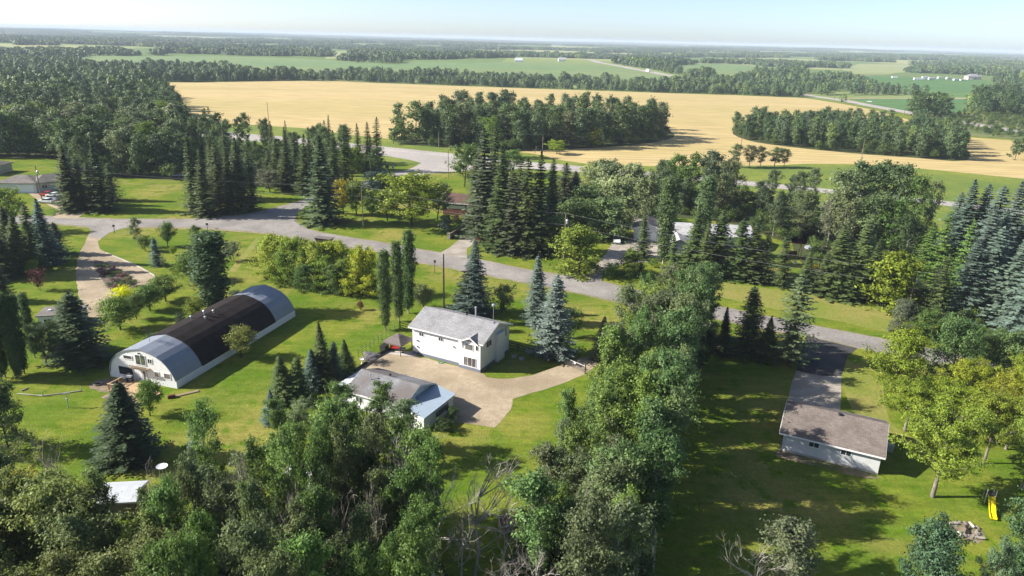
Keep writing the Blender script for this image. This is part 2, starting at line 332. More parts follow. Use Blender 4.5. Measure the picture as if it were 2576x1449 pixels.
# ------------------------------------------------------------------ the setting: ground, fields, roads
ang = []
a_ = -180.
while a_ < 180:
    ang.append(a_); a_ += .5 if 38 < a_ < 142 else 5
ang = np.radians(np.array(ang))
rad = [0.01, 20, 60, 120, 200, 300]
while rad[-1] < 31000: rad.append(rad[-1]*(1.014 if rad[-1] < 2600 else 1.03))
rad = np.array(rad)
gx = rad[:, None]*np.cos(ang)[None]; gy = rad[:, None]*np.sin(ang)[None]; gz = terr(gx, gy)
nr, na = gx.shape
gv = np.stack([gx, gy, gz], -1).reshape(-1, 3)
ii, jj = np.meshgrid(np.arange(nr-1), np.arange(na), indexing='ij'); j2 = (jj+1) % na
gq = np.stack([ii*na+jj, (ii+1)*na+jj, (ii+1)*na+j2, ii*na+j2], -1).reshape(-1, 4)
def ground_material():
    m, t, p = new_mat('grass_ground'); N = t.nodes
    g = N.new('ShaderNodeNewGeometry'); pos = g.outputs['Position']
    def noise(s, d=5, st=None):
        n = N.new('ShaderNodeTexNoise'); n.inputs['Scale'].default_value = s; n.inputs['Detail'].default_value = d
        if st:
            mp = N.new('ShaderNodeMapping'); mp.inputs['Scale'].default_value = st; mp.inputs['Rotation'].default_value = (0, 0, R(27)); lk(t, pos, mp.inputs[0]); lk(t, mp.outputs[0], n.inputs['Vector'])
        else: lk(t, pos, n.inputs['Vector'])
        return n.outputs['Fac']
    def rng(x, a, b, c=0, d=1):
        r_ = N.new('ShaderNodeMapRange'); lk(t, x, r_.inputs[0])
        for i, v in enumerate((a, b, c, d)): r_.inputs[i+1].default_value = v
        return r_.outputs[0]
    def mix(f, a, b, mode='MIX'):
        x = N.new('ShaderNodeMixRGB'); x.blend_type = mode
        for i, v in enumerate((f, a, b)):
            if isinstance(v, (int, float)): x.inputs[i].default_value = v
            elif isinstance(v, tuple): x.inputs[i].default_value = (*v, 1)
            else: lk(t, v, x.inputs[i])
        return x.outputs[0]
    c = mix(rng(noise(.11, 6), .40, .60), (.100, .160, .016), (.172, .200, .026))          # green and yellowing areas
    c = mix(rng(noise(.045, 5), .50, .66), c, (.235, .222, .055))                            # dry patches
    c = mix(rng(noise(.35, 5), .52, .68), c, (.085, .155, .009))
    c = mix(1.0, c, rng(noise(.5, 4, (.25, 2.2, 1)), .3, .7, .86, 1.12), 'MULTIPLY')         # mower passes
    c = mix(1.0, c, rng(noise(3.0, 5), .3, .7, .82, 1.16), 'MULTIPLY')
    c = mix(1.0, c, rng(noise(1.1, 4), .3, .7, .88, 1.12), 'MULTIPLY')
    # open farm country far out: a patchwork of crops
    ln = N.new('ShaderNodeVectorMath'); ln.operation = 'LENGTH'; lk(t, pos, ln.inputs[0])
    vo = N.new('ShaderNodeTexVoronoi'); vo.inputs['Scale'].default_value = .0016; lk(t, pos, vo.inputs['Vector'])
    rp = N.new('ShaderNodeValToRGB'); rp.color_ramp.interpolation = 'CONSTANT'; el = rp.color_ramp.elements
    for _ in range(3): el.new(.5)
    for i, (q, cc) in enumerate(((0, (.13, .19, .065)), (.3, (.20, .25, .09)), (.5, (.10, .15, .055)), (.7, (.30, .31, .14)), (.85, (.14, .20, .07)))): el[i].position = q; el[i].color = (*cc, 1)
    sp = N.new('ShaderNodeSeparateColor'); lk(t, vo.outputs['Color'], sp.inputs[0]); lk(t, sp.outputs[0], rp.inputs[0])
    c = mix(rng(ln.outputs['Value'], 700, 1000), c, rp.outputs[0])
    lk(t, c, p.inputs['Base Color']); setv(p, Roughness=.95); p.inputs['Specular IOR Level'].default_value = .05
    bn = noise(5, 5); bp = N.new('ShaderNodeBump'); bp.inputs['Strength'].default_value = .7; bp.inputs['Distance'].default_value = .12; lk(t, bn, bp.inputs['Height']); lk(t, bp.outputs[0], p.inputs['Normal'])
    return m
M['ground'] = ground_material()
ground = bpy.data.objects.new('ground', np_mesh('ground', gv, gq, mats=[M['ground']], smooth=True)); link(ground)
tag(ground, kind='structure')

def smooth_poly(pts, n=4):
    out = []; N_ = len(pts)
    for i in range(N_):
        p0, p1, p2, p3 = [np.array(pts[(i+k-1) % N_], float) for k in range(4)]
        for k in range(n):
            t = k/n; out.append(tuple(.5*((2*p1)+(-p0+p2)*t+(2*p0-5*p1+4*p2-p3)*t*t+(-p0+3*p1-3*p2+p3)*t**3)))
    return out
RNG = random.Random(7)
def jitter_poly(pts, amt, step, closed=True):
    out = []
    for i in range(len(pts)-(0 if closed else 1)):
        a, b = np.array(pts[i]), np.array(pts[(i+1) % len(pts)]); L = np.linalg.norm(b-a); n = max(1, int(L/step))
        for k in range(n):
            q = a+(b-a)*k/n; j = amt if k else 0
            out.append((q[0]+RNG.uniform(-j, j), q[1]+RNG.uniform(-j, j)))
    return out
def sheet(name, wpts, layer, mat, sub=None, kind='structure', **kw):
    """flat or draped sheet with a world-space outline"""
    import bmesh
    tri = mgeo.tessellate_polygon([[Vector((x, y, 0)) for x, y in wpts]])
    dmax = max(math.hypot(*p) for p in wpts)
    bm = bmesh.new(); vv = [bm.verts.new((x, y, 0)) for x, y in wpts]
    for f in tri:
        try: bm.faces.new([vv[i] for i in f])
        except ValueError: pass
    if dmax > 430 or sub:
        for it in range(9):
            es = []
            for e in bm.edges:
                c = (e.verts[0].co+e.verts[1].co)/2; d = math.hypot(c.x, c.y)
                lim = sub or max(14, d*.02)
                if d > 400 and e.calc_length() > lim: es.append(e)
            if not es: break
            bmesh.ops.subdivide_edges(bm, edges=es, cuts=1)
            bmesh.ops.triangulate(bm, faces=[f for f in bm.faces if len(f.verts) > 3])
    bmesh.ops.recalc_face_normals(bm, faces=bm.faces)
    for v in bm.verts:
        v.co.z = float(terr(v.co.x, v.co.y))+float(off(layer, math.hypot(v.co.x, v.co.y)))
    bm.normal_update()
    if sum(f.normal.z for f in bm.faces) < 0: bmesh.ops.reverse_faces(bm, faces=bm.faces)
    me = bpy.data.meshes.new(name); bm.to_mesh(me); bm.free(); me.materials.append(mat)
    o = bpy.data.objects.new(name, me); link(o); o['kind'] = kind
    return o
def A(pts): return [at(*p) for p in pts]

TAN = A([(300, 205), (365, 207), (500, 208), (700, 204), (850, 205), (1050, 213), (1250, 220), (1450, 227), (1717, 236), (1850, 240), (2025, 247),
         (2120, 262), (2200, 277), (2250, 292), (2330, 312), (2411, 343), (2576, 356), (2700, 372), (2700, 468), (2576, 450), (2440, 436), (2284, 421), (2150, 413), (2030, 412), (1950, 416), (1834, 417), (1650, 418), (1478, 412), (1390, 400),
         (1372, 392), (1330, 385), (1250, 378), (1130, 368), (1000, 352), (870, 338), (760, 322), (577, 311), (500, 306), (440, 290), (380, 260)])
sheet('grain_field', TAN, 3, M['stubble'])
sheet('verge', A([(420, 285), (500, 300), (700, 312), (900, 335), (1130, 360), (1390, 385), (1650, 405), (2030, 402), (2284, 412), (2800, 465), (2800, 640), (2300, 560), (1900, 515), (1500, 452), (1250, 420), (960, 412), (700, 372), (460, 345)]), 2, M['verge'])
G1 = A([(195, 144), (250, 141), (380, 142), (560, 142), (700, 146), (800, 150), (900, 158), (1010, 162), (1120, 166), (1150, 185), (1000, 191), (700, 186), (500, 178), (400, 172), (215, 170)])
G2 = A([(1010, 156), (1119, 157), (1219, 158), (1379, 155), (1492, 161), (1592, 176), (1720, 200), (1600, 208), (1425, 206), (1250, 200), (1150, 196), (1140, 180), (1010, 172)])
G3 = A([(1680, 163), (1717, 163), (1801, 159), (1951, 169), (2037, 177), (1960, 186), (1717, 186)])
G4 = A([(2100, 190), (2201, 192), (2350, 197), (2480, 204), (2520, 214), (2500, 232), (2437, 245), (2277, 238), (2200, 215)])
G5 = A([(2140, 249), (2300, 249), (2445, 249), (2450, 268), (2434, 280), (2380, 288), (2300, 283), (2220, 270)])
P1 = A([(1770, 150), (1860, 146), (1951, 146), (2061, 150), (2060, 158), (1990, 163), (1951, 158), (1850, 155)])
P2 = A([(1335, 113), (1400, 113), (1482, 119), (1562, 124), (1500, 127), (1400, 122)])
P3 = A([(2111, 174), (2161, 161), (2284, 163), (2330, 168), (2237, 187), (2140, 186)])
P4 = A([(-60, 112), (30, 115), (60, 122), (78, 133), (70, 138), (-60, 132)])
P5 = A([(813, 131), (859, 128), (900, 132), (880, 147), (820, 148)])
P6 = A([(1060, 104), (1100, 103), (1145, 105), (1100, 107)])
P7 = A([(365, 88), (500, 91), (650, 98), (560, 100), (370, 93)])
FIELDS = [TAN, G1, G2, G3, G4, G5, P1, P2, P3, P4, P5, P6, P7]
sheet('crop_field', G1, 2, M['crop']); sheet('crop_field', G2, 2, M['crop']); sheet('crop_field', G3, 2, M['crop'])
sheet('crop_field', G4, 2, M['dark_crop']); sheet('crop_field', G5, 2, M['dark_crop'])
for q in (P1, P2, P3, P4, P5, P6, P7): sheet('hay_field', q, 2, M['pale_crop'])
M['scrub_ground'] = mat_noise('scrub_ground', ((.12, .14, .055), (.17, .18, .07), (.10, .14, .04)), (.05, .012), .95, bump=.6, bscale=.6)
sheet('scrub_ground', A([(2300, 292), (2440, 284), (2700, 292), (2700, 365), (2576, 352), (2420, 341), (2340, 312)]), 1, M['scrub_ground'])

# residential road: north edge, then south edge
N_EDGE = [(-60, 541), (147, 545), (192, 548), (300, 552), (475, 552), (560, 545), (644, 535), (686, 525), (744, 510), (781, 497), (896, 463), (950, 447), (1000, 430)]
S_EDGE = [(1052, 441), (1010, 452), (896, 478), (800, 505), (765, 522), (747, 536), (741, 550), (747, 562), (776, 577), (804, 585), (894, 600), (991, 615), (1044, 626), (1120, 638), (1224, 657), (1288, 671), (1330, 680), (1438, 694), (1500, 705), (1588, 727), (1700, 750), (1795, 769), (1843, 778), (1932, 797), (2027, 816), (2217, 852), (2420, 895), (2700, 955)]
S2 = [(2700, 998), (2500, 950), (2182, 878), (2100, 860), (2032, 845), (1913, 825), (1800, 800), (1633, 775), (1513, 749), (1413, 727), (1320, 710), (1221, 690), (1154, 677), (1044, 657), (956, 632), (804, 610), (694, 589), (640, 582), (550, 575), (475, 571), (332, 570), (225, 569), (135, 562), (-60, 560)]
sheet('gravel_shoulder', A([(p[0], p[1]-2.2) for p in N_EDGE])+A([(p[0]+3, p[1]-1.5) for p in S_EDGE])+jitter_poly(A([(p[0], p[1]+4) for p in S2]), .25, 2.5, False), 2, M['shoulder'])
sheet('road', A(N_EDGE+S_EDGE+S2), 4, M['asphalt'])
HW = [(-200, 300), (380, 316), (507, 327), (557, 331), (760, 348), (967, 369), (1125, 385), (1342, 408), (1475, 419), (1650, 435), (1827, 450), (2051, 472), (2300, 497), (2700, 542),
      (2700, 556), (2300, 508), (2051, 483), (1834, 463), (1475, 434), (1330, 424), (1160, 430), (1090, 436), (1044, 441), (1000, 436), (1040, 421), (1060, 410), (1030, 402), (975, 393), (760, 365), (557, 349), (520, 347), (380, 336), (-200, 316)]
sheet('highway', A(HW), 5, M['highway'])
def strip(name, ctr, w, layer, mat):
    wp = A(ctr); l, r_ = [], []
    for i, p in enumerate(wp):
        a, b = wp[max(0, i-1)], wp[min(len(wp)-1, i+1)]; d = Vector((b[0]-a[0], b[1]-a[1])).normalized()
        l.append((p[0]-d.y*w/2, p[1]+d.x*w/2)); r_.append((p[0]+d.y*w/2, p[1]-d.x*w/2))
    return sheet(name, l+r_[::-1], layer, mat)
strip('road_marking', [(967, 376), (1125, 392), (1342, 414), (1475, 425), (1650, 440), (1827, 455), (2051, 476), (2300, 501)], .25, 6, M['trim'])
strip('country_road', [(2000, 232), (2030, 240), (2110, 251), (2200, 268), (2300, 286), (2400, 304), (2550, 328), (2800, 372)], 15, 5, M['highway'])
strip('gravel_lane', [(2110, 248), (2200, 247), (2300, 248), (2437, 248), (2520, 248)], 13, 4, M['gravel'])
strip('country_road', [(1480, 150), (1508, 158), (1602, 175), (1698, 193)], 18, 5, M['highway'])
strip('gravel_lane', [(2050, 190), (2140, 190), (2230, 188), (2330, 192), (2480, 200)], 12, 4, M['gravel'])

Z1 = lambda x, y: (x/4, 402.5+y/4)
Z2 = lambda x, y: (644+x/4, 402.5+y/4)
Z3 = lambda x, y: (1288+x/4, 402.5+y/4)
Z4 = lambda x, y: (1932+x/4, 402.5+y/4)
Y1 = lambda x, y: (x/4, 724.5+y/4)
Y2 = lambda x, y: (644+x/4, 724.5+y/4)
Y3 = lambda x, y: (1288+x/4, 724.5+y/4)
Y4 = lambda x, y: (1932+x/4, 724.5+y/4)
X1 = lambda x, y: (x/4, 1086.7+y/4)
X2 = lambda x, y: (644+x/4, 1086.7+y/4)
X3 = lambda x, y: (1288+x/4, 1086.7+y/4)
X4 = lambda x, y: (1932+x/4, 1086.7+y/4)
# looped driveway on the left with its rock bed
sheet('gravel_driveway', jitter_poly(A([(226, 586), (205, 627), (194, 652), (191, 690), (196, 740), (207, 759), (226, 800), (262, 800), (255, 770), (300, 737), (345, 718), (372, 718), (388, 710), (392, 702), (385, 692), (357, 675), (312, 655), (267, 636), (252, 627), (247, 607), (262, 594)]), .12, 2), 5, M['gravel'])
sheet('driveway_apron', A([(218, 568), (335, 569), (300, 577), (275, 586), (255, 600), (222, 596), (231, 582)]), 6, M['asphalt'])
sheet('rock_bed', jitter_poly(A([(235, 652), (239, 676), (262, 712), (283, 738), (300, 732), (345, 715), (330, 697), (300, 678), (265, 661)]), .15, 1), 7, M['mulch'])
# white house yard
sheet('gravel_yard', jitter_poly(A([Y2(1310, 640), Y2(1640, 690), Y2(2060, 795), Y2(2290, 865), Y2(2320, 897), Y2(2450, 915), (1288, 952), (1340, 944), (1413, 918), (1428, 909), (1488, 897), (1520, 878), (1552, 862), (1566, 868), (1520, 905), (1470, 942), (1388, 974), (1290, 1003), (1285, 1030), (1269, 1049), (1244, 1076), (1194, 1068), (1140, 1062), (1080, 1045), (960, 985), (880, 948), (906, 922)]), .15, 1.6), 3, M['gravel'])
sheet('concrete_walk', A([Y2(1280, 655), Y2(1560, 690), Y2(1660, 672), Y2(1600, 640), Y2(1300, 630)]), 5, M['concrete'])
# neighbours' drives
sheet('gravel_driveway', A([(1100, 640), Z2(1950, 880), Z2(2110, 745), Z2(2200, 690), Z2(2330, 740), Z2(2200, 830), Z2(2120, 900), (1175, 650)]), 5, M['pale_gravel'])
sheet('driveway', A([(1462, 696), Z3(800, 1100), Z3(900, 1000), Z3(1000, 850), Z3(1200, 790), Z3(1500, 850), Z3(1500, 1020), Z3(1150, 1040), Z3(920, 1100), (1513, 708)]), 5, M['pale_gravel'])
sheet('asphalt_apron', A([(2030, 846), (2157, 876), (2132, 897), (2117, 946), (2067, 946), (2004, 932), (2014, 887)]), 5, M['dark_asphalt'])
sheet('gravel_driveway', A([(2004, 931), (2067, 945), (2117, 945), (2116, 985), (2113, 1045), (1979, 1020), (1991, 965)]), 5, M['pale_gravel'])
sheet('gravel_driveway', A([(130, 548), (150, 530), (90, 500), (60, 478), (100, 470), (130, 495), (215, 535), (192, 550)]), 5, M['gravel'])
sheet('bare_dirt', jitter_poly(A([Y1(890, 990), Y1(1000, 920), Y1(1120, 900), Y1(1300, 940), Y1(1250, 1030), Y1(1000, 1050)]), .3, 1), 3, M['dirt'])
sheet('bare_dirt', jitter_poly(A([X4(100, 170), X4(600, 290), X4(1090, 440), X4(1150, 470), X4(1000, 470), X4(600, 370), X4(80, 240)]), .2, 1), 3, M['dirt'])
M['dry_grass'] = mat_noise('dry_grass', ((.20, .20, .045), (.235, .22, .06), (.15, .195, .025)), (.4, .07), .95, bump=.6, bscale=4)
sheet('dry_grass', smooth_poly(A([(1620, 705), (1700, 690), (1850, 715), (2000, 735), (2160, 765), (2270, 800), (2240, 835), (2120, 810), (1960, 780), (1800, 745), (1700, 728)]), 4), 1, M['dry_grass'])
sheet('dry_grass', smooth_poly(A([(2120, 935), (2210, 955), (2240, 1060), (2330, 1120), (2310, 1130), (2230, 1100), (2160, 1050), (2130, 1000)]), 4), 1, M['dry_grass'])

# ------------------------------------------------------------------ plants: shapes
def leaf_quads(c, n, s, rng, asp=.62):
    k = len(c)
    r_ = rng.normal(size=(k, 3)); t1 = np.cross(n, r_); t1 /= np.linalg.norm(t1, axis=1, keepdims=True)+1e-9
    t2 = np.cross(n, t1); s = s[:, None]
    v = np.stack([c-t1*s*.5, c-t2*s*.5*asp, c+t1*s*.5, c+t2*s*.5*asp], 1).reshape(-1, 3)
    return v, np.arange(k*4).reshape(-1, 4)
def norm(v): return v/(np.linalg.norm(v, axis=-1, keepdims=True)+1e-9)
class Tubes:
    def __init__(s): s.v = []; s.q = []; s.n = 0
    def add(s, pts, rad, n=5):
        pts = np.asarray(pts, float); k = len(pts); d = np.gradient(pts, axis=0); d = norm(d)
        ref = np.where(np.abs(d[:, 2:3]) > .9, np.array([[1., 0, 0]]), np.array([[0, 0, 1.]]))
        a = norm(np.cross(d, ref)); b = np.cross(d, a); th = np.arange(n)*2*np.pi/n
        ring = pts[:, None]+(a[:, None]*np.cos(th)[None, :, None]+b[:, None]*np.sin(th)[None, :, None])*np.asarray(rad)[:, None, None]
        s.v.append(ring.reshape(-1, 3)); i, j = np.meshgrid(np.arange(k-1), np.arange(n), indexing='ij'); j2_ = (j+1) % n
        s.q.append(s.n+np.stack([i*n+j, i*n+j2_, (i+1)*n+j2_, (i+1)*n+j], -1).reshape(-1, 4)); s.n += k*n
    def mesh(s, name, mat): return np_mesh(name, np.concatenate(s.v), np.concatenate(s.q), mats=[mat], smooth=True)

def gen_broad(seed, H, lo, prof, nlimb, elev, leaves, lsize, tr, bark='bark_pale', subs=4, crad=.5, stems=1, wob=.25, limbgeo=True, gap=.0, low=False, even=False):
    """trunk, ascending limbs and side twigs carrying leaf clumps"""
    rng = np.random.default_rng(seed); T = Tubes(); P = []; CR = []
    for st in range(stems):
        base = np.array([rng.normal(0, .25), rng.normal(0, .25), 0.]) if stems > 1 else np.zeros(3)
        lean = rng.normal(0, .09, 2) if stems == 1 else rng.normal(0, .28, 2)
        k = 9; zs = np.linspace(0, H*(.96 if st == 0 else rng.uniform(.7, .95)), k)
        path = np.zeros((k, 3)); path[:, 2] = zs; path[:, :2] = base[:2]+np.cumsum(rng.normal(0, wob*H/60, (k, 2)), 0)+np.outer(zs/H, lean*H*.4)
        T.add(path, tr*(1-zs/H*.9)*(1 if stems == 1 else .7), 6 if limbgeo else 4)
        nl = nlimb//stems
        for i in range(nl):
            f = lo+(.97-lo)*((i+rng.uniform(0, 1))/nl); az = i*2.399+rng.uniform(-.5, .5)+st
            z = f*H; b0 = np.array([np.interp(z*.94, path[:, 2], path[:, q]) for q in range(3)])
            L = prof((f-lo)/(1-lo))*H*rng.choice([rng.uniform(.45, .8), rng.uniform(.8, 1.2), rng.uniform(1.0, 1.38)])
            if even: L = prof((f-lo)/(1-lo))*H*rng.uniform(.85, 1.15)
            if rng.random() < gap: L *= .35
            el = elev*(1-.25*f)+rng.normal(0, .12)
            if low: el = elev*min(1, -.35+f*2.6)+rng.normal(0, .1)
            hd = np.array([math.cos(az), math.sin(az), 0])
            m = 5; ts = np.linspace(0, 1, m); curve = rng.normal(0, .12)
            pts = b0+np.outer(ts*L*math.cos(el), hd)+np.outer(ts*L*math.sin(el)+.18*L*ts**2, [0, 0, 1])+np.outer(np.sin(ts*2)*curve*L, [-hd[1], hd[0], 0])
            if limbgeo: T.add(np.maximum(pts, [-99, -99, .05]), tr*.32*(1-ts*.85)*(1-f*.5)+.006, 4)
            for t_ in np.linspace(.45, 1, 3):
                P.append(pts[0]+(pts[-1]-pts[0])*t_+rng.normal(0, .1, 3)); CR.append(crad)
            for sidx in range(subs):
                t_ = rng.uniform(.35, 1); q0 = pts[0]*(1-t_)+pts[-1]*t_
                dv = norm(hd*rng.uniform(.2, 1)+np.array([-hd[1], hd[0], 0])*rng.choice([-1, 1])*rng.uniform(.4, 1)+np.array([0, 0, rng.uniform(-.15, .7)]))
                l2 = L*rng.uniform(.22, .42); q1 = q0+dv*l2
                if limbgeo: T.add(np.stack([q0, (q0+q1)/2+rng.normal(0, .04*l2, 3), q1]), [tr*.12, tr*.08, .005], 3)
                P.append((q0+q1)/2); P.append(q1); CR += [crad*.9, crad*.9]
    P = np.array(P); CR = np.array(CR)*H/14
    per = max(1, leaves//len(P)); idx = np.repeat(np.arange(len(P)), per); k = len(idx)
    wgt = rng.uniform(.4, 1.5, len(P)); keep = rng.random(k) < wgt[idx]
    idx = idx[keep]; k = len(idx)
    o_ = rng.normal(size=(k, 3))*np.array([1, 1, .75])*CR[idx, None]*rng.uniform(.5, 1.1, (k, 1))
    c = P[idx]+o_; cen = np.array([0, 0, H*.5])
    n = norm(norm(o_)*.75+norm((c-cen)*np.array([1, 1, .5]))*.5+np.array([0, 0, .35])+rng.normal(size=(k, 3))*.62)
    v, q = leaf_quads(c, n, lsize*rng.uniform(.6, 1.35, k), rng)
    return T, v, q
def gen_spruce(seed, H, Rb, dz, leafw, dens=1.0, power=.85, droop=.25, lo=.03, gap=0):
    rng = np.random.default_rng(seed); T = Tubes()
    T.add(np.array([[0, 0, 0], [0, 0, H*.5], [0, 0, H]]), [.014*H, .009*H, .01], 6)
    C, Nn, S, D = [], [], [], []; z = lo*H
    i = 0
    while z < H*.985:
        f = z/H; r_ = Rb*(1-f)**power*min(1, .55+f*6)+.06; nb = max(4, int((5+r_*2.6)*dens)); a0 = rng.uniform(0, 6.28)
        tier = 1+.16*math.sin(i*2.2)
        for b in range(nb):
            if rng.random() < gap: continue
            az = a0+b*2*np.pi/nb+rng.uniform(-.2, .2); L = r_*rng.uniform(.72, 1.12)*tier
            hd = np.array([math.cos(az), math.sin(az), 0]); sd = np.array([-hd[1], hd[0], 0])
            m = max(3, int(L/dz*1.7)); ts = (np.arange(m)+.6)/m
            dr = droop*(1.1-f)+.1
            zc = z-dr*L*ts*1.3+.32*L*ts**3*(.6+dr)
            for t_, z_ in zip(ts, zc):
                w = (1-t_*.75)*.42*min(1, L)+.12
                for sgn in (-1, 1):
                    ct = hd*(t_*L)+sd*sgn*w*.5+np.array([0, 0, z_+rng.normal(0, .04)])
                    dd = norm(sd*sgn*rng.uniform(.6, 1)+hd*rng.uniform(.5, 1)-np.array([0, 0, rng.uniform(.0, .35)]))
                    C.append(ct); D.append(dd); S.append(w*rng.uniform(.9, 1.35)+.1)
                    Nn.append(norm(np.array([0, 0, 1.])+hd*rng.uniform(.1, .7)+rng.normal(0, .25, 3)))
        z += dz*rng.uniform(.8, 1.2)*(1-.45*f); i += 1
    for k in range(14):
        C.append(np.array([0, 0, H*(1-.03*rng.random())])); D.append(norm(np.array([rng.normal(0, .4), rng.normal(0, .4), 1]))); S.append(.3); Nn.append(norm(rng.normal(size=3)))
    C, D, Nn, S = map(np.array, (C, D, Nn, S)); t2 = norm(np.cross(Nn, D))*leafw*(.6+S[:, None]); s = S[:, None]*.55
    dn = np.array([0, 0, -1])*.06
    v = np.stack([C-D*s, C-t2*.5+dn, C+D*s, C+t2*.5+dn], 1).reshape(-1, 3)
    return T, v, np.arange(len(C)*4).reshape(-1, 4)
def gen_bare(seed, H, tr, n1=9, spread=.5):
    rng = np.random.default_rng(seed); T = Tubes()
    def grow(p, d, L, r_, lev):
        k = 5; pts = [p]; dd = d
        for _ in range(k-1):
            dd = norm(dd+rng.normal(0, .16, 3)+np.array([0, 0, .05])); pts.append(pts[-1]+dd*L/(k-1))
        pts = np.array(pts); T.add(pts, np.linspace(r_, r_*.35, k), 5 if lev < 2 else 3)
        if lev >= 4 or L < .25: return
        nn = n1 if lev == 0 else rng.integers(3, 6)
        for _ in range(nn):
            t_ = rng.uniform(.3, 1); q = pts[0]+(pts[-1]-pts[0])*t_; i_ = min(k-1, int(t_*(k-1)+.5)); q = pts[i_]
            az = rng.uniform(0, 6.28); side = norm(np.cross(dd, [math.cos(az), math.sin(az), .3]))
            grow(q, norm(dd*(1-spread)+side*spread*1.5+np.array([0, 0, .12])), L*rng.uniform(.3, .6), r_*.42, lev+1)
    grow(np.zeros(3), np.array([0, 0, 1.]), H*.85, tr, 0)
    return T
pa = lambda f: .19*math.sin(math.pi*min(1, .12+f*.86))**.7             # aspen: narrow oval
pb = lambda f: .42*math.sqrt(max(.03, 1-(f*1.05-.25)**2*1.2))*(1-.35*f)           # wide round crown
pu = lambda f: .40*math.sqrt(max(.02, 1-(f*1.02-.3)**2*1.5))*(1-.3*f)
pc = lambda f: .055*(.55+math.sin(math.pi*min(1, .1+f*.85)))             # column
ps = lambda f: .50*math.sqrt(max(.05, 1-f*f))                            # shrub
SPEC = {}
PROTO = {}
def reg(kind, lod, T, v, q, leafmat, bark):
    crown = np_mesh(kind+'_crown', v, q, mats=[leafmat])
    trunk = T.mesh(kind+'_trunk', M[bark]) if T else None
    Hh = float(np.percentile(v[:, 2], 99.7)); rr = np.hypot(v[:, 0], v[:, 1]); Rr = float(np.percentile(rr, 96))
    one = None
    if lod == 'far' and T:
        tv, tq = np.concatenate(T.v), np.concatenate(T.q)
        one = np_mesh(kind+'_tree', np.concatenate([v, tv]), np.concatenate([q, tq+len(v)]), mats=[leafmat, M[bark]], midx=np.concatenate([np.zeros(len(q)), np.ones(len(tq))]))
    PROTO.setdefault((kind, lod), []).append((trunk, crown, one, Hh, Rr))
for s in range(4):
    reg('aspen', 'near', *gen_broad(11+s, 14, .30+.05*(s % 2), pa, 34, .85, 10500, .26, .17, subs=4, crad=.40, gap=.12), M['leaf'], 'bark_pale')
for s in range(3):
    reg('aspen', 'mid', *gen_broad(31+s, 14, .22, pa, 28, .8, 5200, .38, .16, subs=4, crad=.5), M['leaf'], 'bark_pale')
for s in range(3):
    reg('aspen', 'far', *gen_broad(41+s, 14, .16, pa, 22, .75, 1800, .62, .16, subs=3, crad=.62, limbgeo=False), M['leaf'], 'bark_dark')
for s in range(3):
    reg('maple', 'near', *gen_broad(51+s, 10, .24, pb, 34, .62, 30000, .19, .22, 'bark_pale', subs=6, crad=.44, gap=.1), M['leaf'], 'bark_grey')
    reg('maple', 'mid', *gen_broad(61+s, 10, .14, pb, 34, .6, 8000, .36, .2, subs=6, crad=.55), M['leaf'], 'bark_dark')
    reg('maple', 'far', *gen_broad(66+s, 10, .08, pb, 18, .55, 1500, .75, .2, subs=4, crad=.9, limbgeo=False), M['leaf'], 'bark_dark')
for s in range(3):
    reg('bushy', 'near', *gen_broad(151+s, 8, .02, pu, 58, .9, 19000, .25, .16, 'bark_dark', subs=6, crad=.62, low=True), M['leaf'], 'bark_dark')
    reg('bushy', 'mid', *gen_broad(156+s, 8, .02, pu, 50, .9, 9500, .36, .16, 'bark_dark', subs=6, crad=.72, low=True), M['leaf'], 'bark_dark')
for s in range(2):
    reg('column', 'near', *gen_broad(71+s, 13, .05, pc, 90, 1.05, 17000, .22, .13, subs=3, crad=.34, even=True), M['leaf'], 'bark_pale')
    reg('shrub', 'near', *gen_broad(75+s, 3, .03, ps, 30, .75, 5200, .17, .06, subs=4, crad=1.25, stems=3), M['leaf'], 'bark_dark')
    reg('shrub', 'mid', *gen_broad(78+s, 3, .03, ps, 20, .7, 1500, .26, .06, subs=3, crad=1.4, stems=2, limbgeo=False), M['leaf'], 'bark_dark')
    reg('apple', 'near', *gen_broad(82+s, 5, .13, pu, 34, .7, 9000, .2, .12, subs=6, crad=1.05), M['leaf'], 'bark_dark')
for s in range(3):
    reg('spruce', 'near', *gen_spruce(91+s, 13, (2.5, 2.3, 2.8)[s], (.40, .46, .42)[s], .20, (1.15, .95, 1.1)[s], power=(.85, .68, 1.0)[s], droop=(.25, .4, .18)[s], gap=(.02, .12, .05)[s]), M['needle'], 'bark_dark')
    reg('spruce', 'mid', *gen_spruce(96+s, 13, (2.3, 2.1, 2.6)[s], (.52, .6, .5)[s], .30, (.9, .8, .95)[s], power=(.85, .66, .98)[s], droop=(.25, .42, .2)[s], gap=(.03, .14, .06)[s]), M['needle'], 'bark_dark')
reg('spruce', 'far', *gen_spruce(99, 13, 2.2, .85, .55, .8), M['needle'], 'bark_dark')
for s in range(2):
    reg('pine', 'near', *gen_spruce(101+s, 11, 2.9, .55, .24, .85, .6, .05, .1, gap=.22), M['needle'], 'bark_dark')
BARE = [gen_bare(111+s, 11, .17, 12, .38).mesh('dead_tree', M['dead_wood']) for s in range(3)]+[gen_bare(121, 4, .06, 12, .42).mesh('dead_bush', M['dead_wood'])]
NAMES = {'bushy': 'broadleaf_tree', 'aspen': 'aspen_tree', 'maple': 'broadleaf_tree', 'column': 'columnar_poplar', 'shrub': 'shrub', 'apple': 'fruit_tree', 'spruce': 'spruce_tree', 'pine': 'pine_tree'}
CATS = {'bushy': 'tree', 'aspen': 'tree', 'maple': 'tree', 'column': 'tree', 'shrub': 'shrub', 'apple': 'fruit tree', 'spruce': 'tree', 'pine': 'tree'}
TR = random.Random(5); CNT = {}
